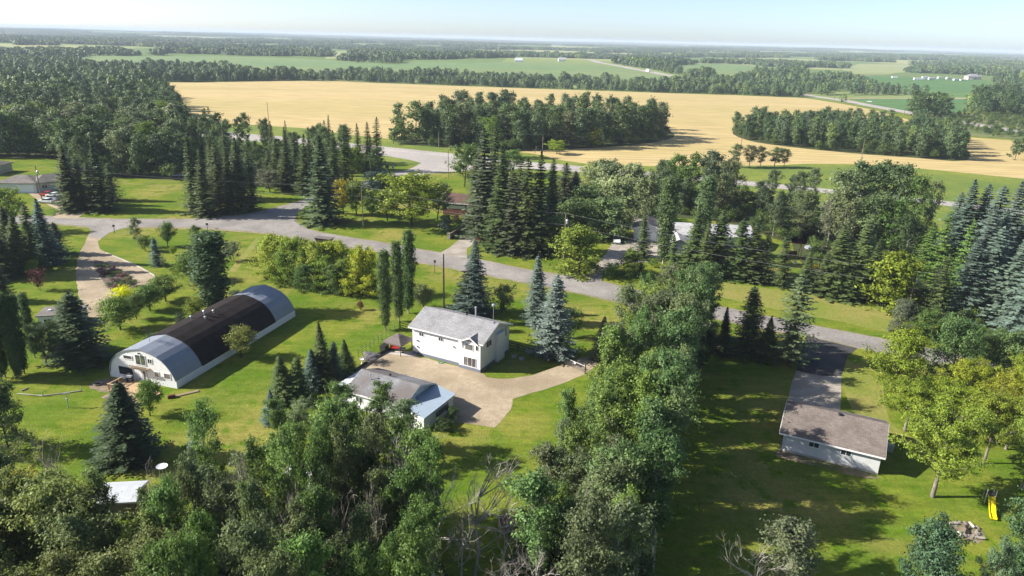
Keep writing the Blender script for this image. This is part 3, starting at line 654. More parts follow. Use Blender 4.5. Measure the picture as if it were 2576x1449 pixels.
def plant(kind, x, y, h, w=None, col=(.06, .1, .03), label=None, group=None, var=None, lod=None, rz=None, jit=.12):
    d = math.hypot(x, y); lod = lod or ('near' if d < 150 else 'mid' if d < 330 else 'far')
    if (kind, lod) not in PROTO: lod = 'near' if (kind, 'near') in PROTO and d < 400 and (kind, 'mid') not in PROTO else 'mid'
    if (kind, lod) not in PROTO: lod = 'near'
    L = PROTO[(kind, lod)]; CNT[kind] = CNT.get(kind, 0)+1
    tk, cr, one, H_, R_ = L[(CNT[kind] if var is None else var) % len(L)]
    sz = h/H_; sxy = sz if w is None else (w/2)/R_
    jb = TR.uniform(1-jit, 1+jit); c = tuple(max(.004, v*jb*TR.uniform(.95, 1.05)) for v in col)
    z = float(terr(x, y))
    rz = TR.uniform(0, 6.28) if rz is None else rz
    if one is not None:
        o = bpy.data.objects.new(NAMES[kind], one); link(o); o.location = (x, y, z); o.rotation_euler = (0, 0, rz); o.scale = (sxy, sxy, sz); o.color = (*c, 1)
        return tag(o, label, CATS[kind], group)
    e = empty(NAMES[kind], (x, y, z), rz, label, CATS[kind], group); e.scale = (sxy, sxy, sz); e.rotation_euler = (TR.gauss(0, .022), TR.gauss(0, .022), rz)
    t = bpy.data.objects.new('trunk' if kind != 'shrub' else 'stem', tk); link(t, e)
    k = bpy.data.objects.new('crown' if kind != 'shrub' else 'foliage', cr); link(k, e); k.color = (*c, 1)
    return e
def T_(kind, bx, by, ty, wpx, col, label, group=None, **kw):
    x, y = at(bx, by); h = height_to(x, y, ty); wpx = wpx*(1.22 if kind == 'spruce' else 1.1 if kind == 'column' else 1); w = wpx*proj(x, y, h*.4)[2]/FPX
    return plant(kind, x, y, h, w, col, label, group, **kw)
# foliage colours (albedo)
AG = (.075, .125, .034); DG = (.048, .08, .028); YG = (.18, .21, .030); LG = (.13, .185, .030); GG = (.11, .14, .065); OG = (.115, .14, .042)
SP = (.050, .068, .026); SL = (.055, .080, .028); BS = (.075, .105, .085); WG = (.16, .195, .09); MG = (.10, .155, .034)
def in_poly(x, y, poly):
    c = False; n = len(poly); j = n-1
    for i in range(n):
        xi, yi = poly[i]; xj, yj = poly[j]
        if (yi > y) != (yj > y) and x < (xj-xi)*(y-yi)/(yj-yi)+xi: c = not c
        j = i
    return c
def fill(poly, n, mind, seed, avoid=()):
    r_ = random.Random(seed); xs = [p[0] for p in poly]; ys = [p[1] for p in poly]; out = []
    for _ in range(n*60):
        if len(out) >= n: break
        x = r_.uniform(min(xs), max(xs)); y = r_.uniform(min(ys), max(ys))
        if not in_poly(x, y, poly): continue
        if any((x-a)**2+(y-b)**2 < mind*mind for a, b in out): continue
        if any((x-a)**2+(y-b)**2 < c*c for a, b, c in avoid): continue
        out.append((x, y))
    return out
ORD = 'first second third fourth fifth sixth seventh eighth ninth tenth eleventh twelfth thirteenth fourteenth fifteenth sixteenth seventeenth eighteenth nineteenth twentieth twenty-first twenty-second twenty-third twenty-fourth twenty-fifth twenty-sixth twenty-seventh twenty-eighth twenty-ninth thirtieth thirty-first thirty-second thirty-third thirty-fourth thirty-fifth thirty-sixth thirty-seventh thirty-eighth thirty-ninth fortieth'.split()
def _bm(y): return float(np.interp(y, [45, 60, 80, 100, 120], [12, 10.5, 14, 24, 36]))
PLACE_BELT = (lambda x, y: 'the road on the '+('gravel yard' if x < _bm(y) else 'shaded lawn')+' side of the middle belt', lambda p: -p[1])
PLACE_FRONT = (lambda x, y: 'the left in the '+('back' if y > 66 else 'middle' if y > 56 else 'front')+' row of the front wood', lambda p: p[0])
PLACE_LEFT = (lambda x, y: 'the left in the '+('back' if y > 54 else 'front')+' row of the lower left wood', lambda p: p[0])
PLACE_COPSE = (lambda x, y: 'the left end of the copse on the grain field', lambda p: p[0]/p[1])
PLACE_WOOD = (lambda x, y: 'the left in the '+('front' if y < 305 else 'middle' if y < 345 else 'back')+' part of the left wood', lambda p: p[0]/p[1])
PLACE_STRIP = (lambda x, y: 'the left in the strip between road and highway', lambda p: p[0]/p[1])
PLACE_BEHIND = (lambda x, y: 'the left in the clump behind the pale roofed house', lambda p: p[0]/p[1])
PLACE_DARK = (lambda x, y: 'the left in the wood at the far right edge', lambda p: p[0]/p[1])
def wood(poly_px, n, mind, seed, kinds, hrange, label, group, wr=(.85, 1.15), avoid=(), **kw):
    """a stand of trees; kinds = [(weight, kind, colour, label)]"""
    r_ = random.Random(seed+900); poly = A(poly_px); pts = fill(poly, n, mind, seed, avoid); place = kw.pop('place', None); cnt = {}
    if place: pts.sort(key=place[1])
    for x, y in pts:
        u = r_.random()*sum(k[0] for k in kinds)
        for k in kinds:
            u -= k[0]
            if u <= 0: break
        h = r_.uniform(*hrange); H_, R_ = PROTO[(k[1], 'near' if (k[1], 'near') in PROTO else 'mid')][0][3:5]
        lab, gr_ = k[3], group+' ('+k[4]+')' if len(k) > 4 else group
        if place:
            sd = place[0](x, y); cnt[(k[4], sd)] = cnt.get((k[4], sd), 0)+1
            lab = '%s %s, %s from %s' % ({'spruce': 'dark', 'clump': 'green', 'bushy': 'bushy olive'}.get(k[4], k[4]), {'aspen': 'aspen', 'spruce': 'spruce'}.get(k[1], 'tree'), ORD[min(39, cnt[(k[4], sd)]-1)], sd); gr_ = group
        plant(k[1], x, y, h, 2*R_*h/H_*r_.uniform(*wr), k[2], lab, gr_, jit=.2, **kw)

# ------------------------------------------------------------------ far woods and undergrowth (nobody could count them)
def gn_scatter(name, pts, scl, protos, label, cat, seed=0):
    """one object: points with a random instance of one of the plant meshes on each"""
    me = bpy.data.meshes.new(name); me.vertices.add(len(pts)); me.vertices.foreach_set('co', np.asarray(pts, np.float32).ravel())
    at_ = me.attributes.new('size', 'FLOAT', 'POINT'); at_.data.foreach_set('value', np.asarray(scl, np.float32)); me.update()
    o = bpy.data.objects.new(name, me); link(o); tag(o, label, cat, kind='stuff')
    c = bpy.data.collections.new(name+'_shapes')
    for m_ in protos: c.objects.link(bpy.data.objects.new(name+'_shape', m_))
    g = bpy.data.node_groups.new(name, 'GeometryNodeTree')
    g.interface.new_socket('Geometry', in_out='INPUT', socket_type='NodeSocketGeometry'); g.interface.new_socket('Geometry', in_out='OUTPUT', socket_type='NodeSocketGeometry')
    N = g.nodes; gi = N.new('NodeGroupInput'); go = N.new('NodeGroupOutput')
    ip = N.new('GeometryNodeInstanceOnPoints'); ci = N.new('GeometryNodeCollectionInfo'); ci.inputs[0].default_value = c
    ci.inputs['Separate Children'].default_value = True; ci.inputs['Reset Children'].default_value = True
    ip.inputs['Pick Instance'].default_value = True
    na_ = N.new('GeometryNodeInputNamedAttribute'); na_.data_type = 'FLOAT'; na_.inputs[0].default_value = 'size'
    rv = N.new('FunctionNodeRandomValue'); rv.data_type = 'FLOAT_VECTOR'; rv.inputs[0].default_value = (0, 0, 0); rv.inputs[1].default_value = (0, 0, 6.28)
    g.links.new(gi.outputs[0], ip.inputs['Points']); g.links.new(ci.outputs[0], ip.inputs['Instance']); g.links.new(na_.outputs[0], ip.inputs['Scale'])
    g.links.new(rv.outputs[0], ip.inputs['Rotation']); g.links.new(ip.outputs[0], go.inputs[0])
    md = o.modifiers.new('scatter', 'NODES'); md.node_group = g
    return o
def far_tree(seed, H, R_, n, ls, conif=False):
    rng = np.random.default_rng(seed)
    f = rng.random(n)**.8; prof = (1-f)*1.1 if conif else np.sin(np.pi*np.clip(.15+f*.8, 0, 1))**.6
    az = rng.uniform(0, 6.28, n); lob = 1+.25*np.sin(az*3+f*7+seed); rr = R_*prof*lob*rng.uniform(.6, 1, n)
    c = np.stack([rr*np.cos(az), rr*np.sin(az), H*(.10+f*.9)], 1)
    nn = norm(np.stack([np.cos(az), np.sin(az), np.full(n, .7)], 1)+rng.normal(0, .4, (n, 3)))
    return leaf_quads(c, nn, ls*rng.uniform(.6, 1.3, n), rng, .8)
def merge(parts):
    V, Q, n = [], [], 0
    for v, q in parts: V.append(v); Q.append(q+n); n += len(v)
    return np.concatenate(V), np.concatenate(Q)
FAR = [np_mesh('far_tree_shape', *far_tree(s, 12+s % 3, 4.4+.7*(s % 3), 300, 1.5, s == 4), mats=[M['far_leaf']]) for s in range(5)]
def clump(seed, spread, k):
    r_ = np.random.default_rng(seed); P = []
    for i in range(k):
        v, q = far_tree(seed*9+i, r_.uniform(9, 14), r_.uniform(5, 8), 60, 3.6); v = v+np.array([r_.uniform(-spread, spread), r_.uniform(-spread, spread), 0]); P.append((v, q))
    return np_mesh('far_clump_shape', *merge(P), mats=[M['far_leaf']])
CLUMP = [clump(s, 17, 12) for s in range(1, 5)]
BIGCL = [clump(s, 60, 42) for s in range(11, 14)]
rg = np.random.default_rng(3)
def vnoise(x, y, sc, sd=0):
    return (np.sin(x/sc+sd)*np.cos(y/sc*1.13+sd*2.3)+.7*np.sin(x/sc*2.3-y/sc*1.7+sd)+.5*np.sin(x/sc*.6+y/sc*3.1+sd*.7))/2.2
def np_in_poly(x, y, poly):
    c = np.zeros(len(x), bool); n = len(poly); j = n-1
    for i in range(n):
        xi, yi = poly[i]; xj, yj = poly[j]
        c ^= ((yi > y) != (yj > y)) & (x < (xj-xi)*(y-yi)/(yj-yi+1e-12)+xi); j = i
    return c
OPEN = [A(p) for p in (
    [(2000, 226), (2030, 236), (2110, 247), (2200, 262), (2300, 280), (2400, 298), (2576, 326), (2576, 336), (2400, 312), (2300, 294), (2200, 276), (2110, 258), (2030, 250)],
    [(1470, 147), (1508, 154), (1602, 170), (1720, 192), (1720, 200), (1602, 181), (1508, 162)],
    [(2100, 240), (2400, 240), (2530, 244), (2530, 256), (2400, 254), (2100, 254)],
    [(2030, 184), (2250, 182), (2490, 190), (2500, 208), (2350, 200), (2030, 198)],
    [(2300, 288), (2440, 284), (2620, 292), (2620, 340), (2500, 345), (2340, 312)])]
def fan(r0, r1, dens):
    n = int(.5*(r1*r1-r0*r0)*1.62*dens); r_ = np.sqrt(rg.uniform(r0*r0, r1*r1, n)); t_ = rg.uniform(math.pi/2-.81, math.pi/2+.81, n)
    return r_*np.cos(t_), r_*np.sin(t_)
def clear_fields(x, y):
    k = np.ones(len(x), bool)
    for f in FIELDS+OPEN: k &= ~np_in_poly(x, y, f)
    return k
PTS, SCL, WHICH = [], [], []
LF = A([(-260, 330), (470, 330), (430, 262), (372, 216), (355, 205), (200, 205), (-260, 205)])       # wood at the left
x, y = fan(540, 800, 1/60.); k = np_in_poly(x, y, LF); PTS.append(np.stack([x[k], y[k]], 1)); SCL.append(rg.uniform(.75, 1.25, k.sum()))
be = A([(340, 206), (500, 207), (700, 203), (850, 204), (1050, 212), (1250, 219), (1450, 226), (1717, 235), (1850, 239), (2020, 246)])   # belt beyond the grain
for i in range(len(be)-1):
    a, b = np.array(be[i]), np.array(be[i+1]); L = np.linalg.norm(b-a); nrm = a/np.linalg.norm(a); wd = 34 if i < 5 else 48
    n = int(L*wd/42); t_ = rg.random((n, 1)); q = a+(b-a)*t_+nrm*(4+rg.random((n, 1))*wd); g_ = vnoise(q[:, 0], q[:, 1], 22, 1) > -.75
    PTS.append(q[g_]); SCL.append(rg.uniform(.5, 1.15, g_.sum()))
x, y = fan(640, 1500, 1/85.); k = clear_fields(x, y)
beyond = y > np.interp(x, [p[0] for p in be], [p[1] for p in be])+30
right = (x > 430) & (vnoise(x, y, 45, 2) > .1) & (y > 380)
edge = np.where(x > 250, -.55, -.25)
k &= np.where(x > be[-1][0], vnoise(x, y, 60, 2) > -.35, beyond & (vnoise(x, y, 90, 2) > edge)) | ((x < be[0][0]) & (y > 600))
k &= ~((x < be[0][0]) & ~np_in_poly(x, y, LF) & (y < 640))
PTS.append(np.stack([x[k], y[k]], 1)); SCL.append(rg.uniform(.6, 1.2, k.sum()))
P_ = np.concatenate(PTS); SCL = [np.concatenate(SCL)*(.85+.35*vnoise(P_[:, 0], P_[:, 1], 38, 6))]; z_ = terr(P_[:, 0], P_[:, 1]); S_ = np.concatenate(SCL)
gn_scatter('woodland', np.column_stack([P_, z_]), S_, FAR, 'dense mixed woods of aspen and spruce beyond the tan grain field', 'woodland')
x, y = fan(1500, 4200, 1/900.); k = clear_fields(x, y) & (vnoise(x, y, 230, 4)+.5*vnoise(x, y, 90, 1) > .2)
x2, y2 = fan(4200, 16000, 1/9500.); k2 = clear_fields(x2, y2) & (vnoise(x2, y2, 620, 5)+.5*vnoise(x2, y2, 230, 3) > .18)
gn_scatter('distant_woods', np.column_stack([x[k], y[k], terr(x[k], y[k])]), rg.uniform(.7, 1.15, k.sum()), CLUMP, 'blue green band of distant woods between pale fields', 'woodland')
gn_scatter('horizon_woods', np.column_stack([x2[k2], y2[k2], terr(x2[k2], y2[k2])]), rg.uniform(.8, 1.2, k2.sum()), BIGCL, 'hazy blue woods along the horizon', 'woodland')

# woods near by: floor and undergrowth
WOODS = {
 'left': [(-150, 330), (300, 322), (475, 335), (480, 440), (430, 452), (300, 447), (175, 442), (160, 402), (0, 397), (-150, 397)],
 'copse': [(1060, 330), (1150, 302), (1300, 296), (1500, 300), (1660, 322), (1695, 346), (1600, 364), (1450, 374), (1300, 380), (1100, 370), (990, 356)],
 'grove': [(1842, 332), (1900, 322), (2100, 322), (2300, 332), (2420, 368), (2430, 404), (2300, 397), (2150, 386), (1980, 369), (1880, 353)],
 'roadside': [(470, 360), (600, 368), (760, 382), (940, 400), (960, 420), (880, 440), (800, 470), (740, 470), (640, 470), (500, 470)],
 'belt': [(1600, 880), (1700, 830), (1800, 850), (1780, 900), (1710, 1000), (1680, 1100), (1650, 1250), (1630, 1400), (1630, 1650), (1270, 1650), (1310, 1330), (1400, 1180), (1480, 1060)],
 'front': [(430, 1370), (560, 1300), (700, 1265), (860, 1235), (990, 1270), (1080, 1340), (1110, 1800), (-200, 2100), (-200, 1620), (200, 1560), (330, 1470)],
 'east': [(1990, 600), (2060, 560), (2200, 540), (2300, 560), (2400, 600), (2560, 660), (2700, 720), (2700, 880), (2450, 830), (2330, 800), (2180, 760), (2050, 700)],
 'behind': [(1640, 500), (1720, 480), (1830, 480), (1960, 500), (2050, 520), (2060, 600), (1980, 610), (1830, 560), (1650, 540)],
}
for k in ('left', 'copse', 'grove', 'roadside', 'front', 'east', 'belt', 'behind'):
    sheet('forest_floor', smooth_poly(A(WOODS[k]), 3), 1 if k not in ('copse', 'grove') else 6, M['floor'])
under_p, under_s = [], []
for k, n in (('left', 380), ('copse', 620), ('grove', 480), ('roadside', 240), ('belt', 420), ('front', 420), ('east', 260), ('behind', 200)):
    for x, y in fill(A(WOODS[k]), n, 1.6, 77+n): under_p.append((x, y, float(terr(x, y)))); under_s.append(TR.uniform(.4, 1.2)*(1.5 if k in ('copse', 'grove', 'left') else 1))
rl = A([(2300, 288), (2440, 284), (2650, 292), (2650, 352), (2500, 345), (2340, 312)])
for x, y in fill(rl, 300, 3, 5): under_p.append((x, y, float(terr(x, y)))); under_s.append(TR.uniform(.5, 1.3))
US = [np_mesh('undergrowth_shape', *gen_broad(200+s, 3, .03, ps, 18, .7, 1500, .26, .06, subs=4, crad=1.5, limbgeo=False)[1:], mats=[M['under_leaf']]) for s in range(3)]
gn_scatter('undergrowth', under_p, under_s, US, 'low leafy undergrowth on the floor of the woods', 'undergrowth')

GROVE = [np_mesh('grove_tree_shape', *gen_broad(301+s, 13, .12, pa, 24, .75, 2100, .6, .16, subs=3, crad=.7, limbgeo=False)[1:], mats=[M['far_leaf']]) for s in range(5)]
gp, gs = [], []
for k, n, md, lo_, hi_ in (('grove', 190, 3.6, .8, 1.12), ('copse', 90, 4.5, .95, 1.5), ('left', 120, 6, .95, 1.45)):
    for x, y in fill(A(WOODS[k]), n, md, 400+n): gp.append((x, y, float(terr(x, y)))); gs.append(TR.uniform(lo_, hi_))
x, y = fan(400, 560, 1/60.); k_ = np_in_poly(x, y, LF)
for a, c in zip(x[k_], y[k_]): gp.append((a, c, float(terr(a, c)))); gs.append(TR.uniform(.9, 1.35))
gn_scatter('grove_woods', gp, gs, GROVE, 'aspens massed in the long grove, the back of the copse and the left wood', 'woodland')
# ------------------------------------------------------------------ buildings
def window(parent, P0, ux, n, w, h, panes=2, rows=1, fr='trim', glass='pane', fw=.07, name='window', label=None):
    """P0 lower left corner (seen from outside), ux along the wall, n outward"""
    P0, ux, n = Vector(P0), Vector(ux), Vector(n); up = Vector((0, 0, 1)); b = MB()
    def bar(a0, a1, z0, z1, d0, d1):
        c = [P0+ux*a+n*d+up*z for z in (z0, z1) for a, d in ((a0, d0), (a1, d0), (a1, d1), (a0, d1))]
        b.hexa(c[:4], c[4:])
    bar(0, fw, 0, h, .002, .06); bar(w-fw, w, 0, h, .002, .06); bar(fw, w-fw, 0, fw, .002, .06); bar(fw, w-fw, h-fw, h, .002, .06)
    for i in range(1, panes): x_ = w*i/panes; bar(x_-fw*.4, x_+fw*.4, fw, h-fw, .002, .05)
    for i in range(1, rows): z_ = h*i/rows; bar(fw, w-fw, z_-.03, z_+.03, .002, .048)
    o = b.build(name, M[fr], parent, label=label)
    g = MB(); c = [P0+ux*a+n*d+up*z for z in (fw*.6, h-fw*.6) for a, d in ((fw*.6, .004), (w-fw*.6, .004), (w-fw*.6, .022), (fw*.6, .022))]
    g.hexa(c[:4], c[4:]); g.build('pane', M[glass], o)
    return o
def gable(root, L, Wd, he, hr, oh, wallm, roofm, foundation=None, ohg=None, th=.16, trim='trim', roof_label=None, base=0):
    """walls 0..L x 0..Wd, ridge along x"""
    ohg = oh if ohg is None else ohg
    wl = MB().prism([(0, base), (Wd, base), (Wd, he), (Wd/2, hr), (0, he)], 0, L).build('wall', M[wallm], root)
    if foundation: MB().box(-.03, L+.03, -.03, Wd+.03, 0, foundation).build('foundation', M['foundation'], root)
    s = (hr-he)/(Wd/2); z0 = he-s*oh+.02
    rf = MB().prism([(-oh, z0), (Wd/2, hr+.02), (Wd+oh, z0), (Wd+oh, z0+th), (Wd/2, hr+.02+th), (-oh, z0+th)], -ohg, L+ohg)
    ro = rf.build('roof', M[roofm], root, label=roof_label)
    f = MB()
    f.box(-ohg-.01, L+ohg+.01, -oh-.06, -oh-.004, z0-.06, z0+th-.02); f.box(-ohg-.01, L+ohg+.01, Wd+oh+.004, Wd+oh+.06, z0-.06, z0+th-.02)
    for xx in (-ohg-.05, L+ohg+.005):
        f.prism([(-oh, z0-.04), (Wd/2, hr-.02), (Wd+oh, z0-.04), (Wd+oh, z0+th-.03), (Wd/2, hr+th-.01), (-oh, z0+th-.03)], xx, xx+.045)
    f.build('fascia', M[trim], ro)
    return wl, ro
def roof_z(y, Wd, he, hr, oh=0): return he+(hr-he)*(1-abs(y-Wd/2)/(Wd/2))+.18
def vent(root, x, y, z, name='roof_vent', r_=.16, h=.3, mat='dark_metal'):
    return MB().lathe([(r_*.7, z-.25), (r_*.7, z+h*.6), (r_*1.3, z+h*.6), (r_*1.2, z+h), (r_*.3, z+h*1.1)], x, y, 10).build(name, M[mat], root)

# white two-storey house
HA = R(-27.7)
cx_, cy_ = -16.91+.5*math.cos(HA)-.5*math.sin(HA), 107.38+.5*math.sin(HA)+.5*math.cos(HA)
house = empty('house', (cx_, cy_, 0), HA, 'white two storey house with grey shingle gable roof beside the tan gravel yard', 'house')
HL, HW_, HE, HR = 13.3, 8.95, 4.95, 6.72
gable(house, HL, HW_, HE, HR, .5, 'white_siding', 'shingle_grey', .5)
F_, RGT = ((1, 0, 0), (0, -1, 0)), ((0, 1, 0), (1, 0, 0))
window(house, (1.32, 0, 3.5), *F_, .95, .65, 2); window(house, (5.1, 0, 3.5), *F_, .95, .65, 2)
# bay under its own little gable
b = MB(); b.hexa([(9.35, -.45, .5), (13.28, -.45, .5), (13.28, 0, .5), (9.35, 0, .5)], [(9.35, -.45, 4.6), (13.28, -.45, 4.6), (13.28, 0, 4.6), (9.35, 0, 4.6)])
b.prism([(9.9, 4.6), (13.0, 4.6), (11.6, 5.45)], -.45, .4, 'y'); bay = b.build('bay', M['white_siding'], house)
b = MB().prism([(9.55, 4.62), (11.6, 5.62), (13.15, 4.62), (13.15, 4.74), (11.6, 5.76), (9.55, 4.74)], -.85, 2.2, 'y'); b.build('dormer_roof', M['shingle_grey'], house)
b = MB().prism([(9.5, 4.56), (11.6, 5.58), (13.2, 4.56), (13.2, 4.76), (11.6, 5.79), (9.5, 4.76)], -.92, -.86, 'y'); b.build('dormer_trim', M['trim'], house)
window(house, (10.2, -.45, .62), *F_, 2.35, 1.6, 3, glass='pane_grey', name='window'); window(house, (9.9, -.45, 3.55), *F_, .3, 1.0, 1); window(house, (12.4, -.45, 3.6), *F_, .55, .95, 1)
window(house, (10.45, -.45, 3.4), *F_, 1.55, 1.1, 1, glass='pane_grey')  # grey pane colours in the shade lying on the bay's wall panel
MB().box(9.3, 13.35, -.50, -.45, .02, .5).build('foundation', M['foundation'], house)
MB().tube([(9.28, -.12, 4.7), (9.28, -.12, .15), (9.28, -.35, .06)], .05).build('downpipe', M['dark_metal'], house)
for y0, z0, w_, h_ in ((1.3, 3.5, 1.7, 1.1), (5.2, 3.1, .55, 1.9), (7.45, 3.2, .55, 1.8)):
    window(house, (HL, y0, z0), *RGT, w_, h_, 2 if w_ > 1 else 1, glass='pane_grey')
MB().box(HL, HL+.5, 4.2, 6.6, .02, 4.9).build('chimney_chase', M['white_siding'], house)
for x_, z_ in ((.9, 2.5), (.9, 1.4), (8.0, 3.0)):
    MB().box(x_, x_+.14, -.16, -.002, z_, z_+.24).lathe([(.02, z_+.1), (.09, z_+.14), (.09, z_+.3), (.02, z_+.36)], x_+.07, -.2, 8).build('wall_lamp', M['galv'], house)
MB().tube([(1.1, -.02, 2.7), (7.5, -.02, 2.55), (7.5, -.02, .4)], .025, 5).build('conduit', M['galv'], house)
vent(house, 7.4, HW_/2+.6, roof_z(HW_/2+.6, HW_, HE, HR)); 
MB().lathe([(.14, 6.2), (.14, 7.6), (.22, 7.6), (.22, 7.8), (.05, 7.9)], 8.2, 6.6, 12).build('chimney_pipe', M['galv'], house)
MB().tube([(12.9, 4.2, 6.3), (12.9, 4.2, 9.9)], .035).lathe([(.05, 9.6), (.28, 9.7), (.32, 9.95), (.1, 10.1)], 12.9, 4.2, 10).box(12.75, 13.05, 4.05, 4.35, 6.8, 6.95).build('antenna_mast', M['galv'], house)
# shop: main block with a low metal roofed extension
SA = R(-26.3)
shop = empty('garage', (-22.95, 89.35, 0), SA, 'grey roofed white garage with blue metal lean-to in front of the white house', 'garage')
SL_, SW_, SE_, SR_ = 9.5, 7.6, 2.5, 3.95
gable(shop, SL_, SW_, SE_, SR_, .3, 'white_siding', 'shingle_worn', None)
vent(shop, 4.3, 4.4, roof_z(4.4, SW_, SE_, SR_)); MB().tube([(2.3, 2.5, 3.3), (2.3, 2.5, 4.5)], .06).lathe([(.06, 4.4), (.14, 4.45), (.12, 4.6), (.03, 4.65)], 2.3, 2.5, 8).build('flue', M['galv'], shop)
MB().tube([(.9, -.28, 2.4), (8.9, -.28, 2.33)], .06, 5).build('gutter', M['white'], shop)
window(shop, (1.5, 0, 1.1), *F_, 1.2, .9, 2); window(shop, (5.6, 0, 1.1), *F_, 1.2, .9, 2)
b = MB(); b.hexa([(SL_+.02, .1, 0), (13.3, -.6, 0), (13.4, 6.7, 0), (SL_+.02, 7.6, 0)], [(SL_+.02, .1, 2.35), (13.3, -.6, 2.15), (13.4, 6.7, 2.15), (SL_+.02, 7.6, 2.35)]); ext = b.build('lean_to_wall', M['white_siding'], shop)
b = MB(); b.hexa([(SL_+.04, -.15, 2.37), (13.62, -.9, 2.17), (13.72, 6.95, 2.17), (SL_+.04, 7.9, 2.37)], [(SL_+.04, -.15, 2.47), (13.62, -.9, 2.27), (13.72, 6.95, 2.27), (SL_+.04, 7.9, 2.47)]); b.build('lean_to_roof', M['blue_metal'], shop)
b = MB(); b.box(-2.6, -.02, .3, 7.4, 0, 1.95); b.build('annex_wall', M['white_siding'], shop)
b = MB(); b.hexa([(-3.0, .0, 1.98), (-.02, .2, 2.25), (-.02, 7.6, 2.25), (-3.0, 7.4, 1.98)], [(-3.0, .0, 2.06), (-.02, .2, 2.33), (-.02, 7.6, 2.33), (-3.0, 7.4, 2.06)]); b.build('annex_roof', M['white_metal'], shop)
window(shop, (-2.2, .3, .7), *F_, 1.0, .9, 2)
tag(MB().box(0, 3.4, 0, .12, .0, .12).box(.3, 3.0, 0, .1, .35, .42).box(.5, 2.8, .0, .1, .6, .67).box(.1, .2, 0, .1, 0, .8).box(3.1, 3.2, 0, .1, 0, .8).build('lumber_rack', M['dark_metal'], None, (-22.95+13.62*math.cos(SA)-2.0*math.sin(SA), 89.35+13.62*math.sin(SA)+2.0*math.cos(SA), .9), SA+R(91)), 'dark rack of poles against the right wall of the white garage', 'rack')

# half-round barn house
QA = math.atan2(-.281, .9596)
barn = empty('arched_barn', (-60.6, 96.5, 0), QA, 'long round roofed barn house with dark brown middle and grey metal ends', 'building')
PR = [(0, 0), (.02, .9), (.12, 1.5), (.42, 2.35), (.85, 2.95), (1.45, 3.6), (2.2, 4.2), (3.1, 4.68), (4.5, 5.08), (6.05, 5.42), (7.6, 5.08), (9.0, 4.62), (9.9, 4.12), (10.65, 3.45), (11.25, 2.68), (11.68, 1.9), (11.95, 1.2)]
BL = 30.8
def arch(b, g, y0, y1, t=.14, lo_left=0, n0=1):
    """shell following the arch, grown outwards by g"""
    cxm = 6.0
    def grow(p, k):
        d = Vector((p[0]-cxm, (p[1]-1.2)*1.1)); d.normalize(); return (p[0]+d.x*k, p[1]+d.y*k)
    o_ = [grow(p, g+t) for p in PR[n0:]]; i_ = [grow(p, g) for p in PR[n0:]]
    n = len(o_); vs_ = [(p[0], y0, p[1]) for p in o_]+[(p[0], y1, p[1]) for p in o_]+[(p[0], y0, p[1]) for p in i_]+[(p[0], y1, p[1]) for p in i_]
    fs = []
    for i in range(n-1):
        fs += [(i, i+1, n+i+1, n+i), (2*n+i, 3*n+i, 3*n+i+1, 2*n+i+1), (i, 2*n+i, 2*n+i+1, i+1), (n+i, n+i+1, 3*n+i+1, 3*n+i)]
    fs += [(0, n, 3*n, 2*n), (n-1, 3*n-1, 4*n-1, 2*n-1)]
    b.add(vs_, fs); return b
arch(MB(), .0, -.08, 5.7).build('metal_roof', M['metal_roof_y'], barn); arch(MB(), .0, 24.6, BL).build('metal_roof', M['metal_roof_y'], barn)
arch(MB(), .10, 5.6, 24.7, .16).build('shingle_roof', M['tar'], barn)
fw_ = MB().prism([(x_, z_) for x_, z_ in [(0, 0)]+PR[1:]+[(12.02, 0)]], .05, .2, 'y').build('front_wall', M['white'], barn)
MB().prism([(x_, z_) for x_, z_ in [(0, 0)]+PR[1:]+[(12.02, 0)]], BL-.2, BL-.05, 'y').build('back_wall', M['white'], barn)
MB().box(11.95, 12.1, 0, BL, 0, 1.22).build('side_wall', M['white'], barn); MB().box(-.1, .03, 0, BL, 0, 1.0).build('side_wall', M['white'], barn)
BF = ((1, 0, 0), (0, -1, 0))
def bwin(x0, x1, z0, z1, panes, glass): return window(barn, (x0, .05, z0), *BF, x1-x0, z1-z0, panes, glass=glass, fw=.08)
bwin(2.95, 4.6, 3.45, 4.15, 1, 'pane_grey'); bwin(5.15, 7.05, 2.85, 4.55, 2, 'pane_green'); bwin(7.35, 8.22, 3.35, 4.2, 2, 'pane')
bwin(1.65, 4.45, .72, 2.2, 1, 'pane'); bwin(8.3, 9.15, 1.35, 2.25, 1, 'pane_grey'); bwin(9.97, 11.2, 1.28, 2.28, 1, 'pane_grey')
dr_ = MB().box(5.9, 6.9, -.02, .045, .12, 2.1).build('door', M['grey_siding'], barn); MB().box(6.25, 6.6, -.035, -.022, .3, 1.95).build('pane', M['pane_grey'], dr_)
b = MB(); b.box(4.6, 7.65, -.75, .04, 2.48, 2.56)
for i in range(12): b.box(4.62+i*.26, 4.72+i*.26, -.77, -.71, 2.57, 3.0)
b.box(4.6, 7.65, -.78, -.70, 3.0, 3.05).build('balcony', M['old_wood'], barn)
MB().box(5.9, 6.15, -.2, .04, 4.72, 4.88).build('wall_lamp', M['dark_metal'], barn)
for x_, y_, h_ in ((5.0, 12.4, .9), (6.1, 14.2, 1.15), (7.1, 13.2, .8), (6.8, 15.6, 1.0)):
    z_ = 5.35 if abs(x_-6) < .5 else 5.15
    MB().lathe([(.34, z_), (.3, z_+.12), (.1, z_+.16), (.1, z_+h_*.75), (.2, z_+h_*.75), (.24, z_+h_*.88), (.1, z_+h_)], x_, y_, 10).build('roof_vent', M['galv'], barn)
b = MB(); b.tube([(5.3, 3.0, 5.1), (5.3, 3.0, 7.4)], .03, 5)
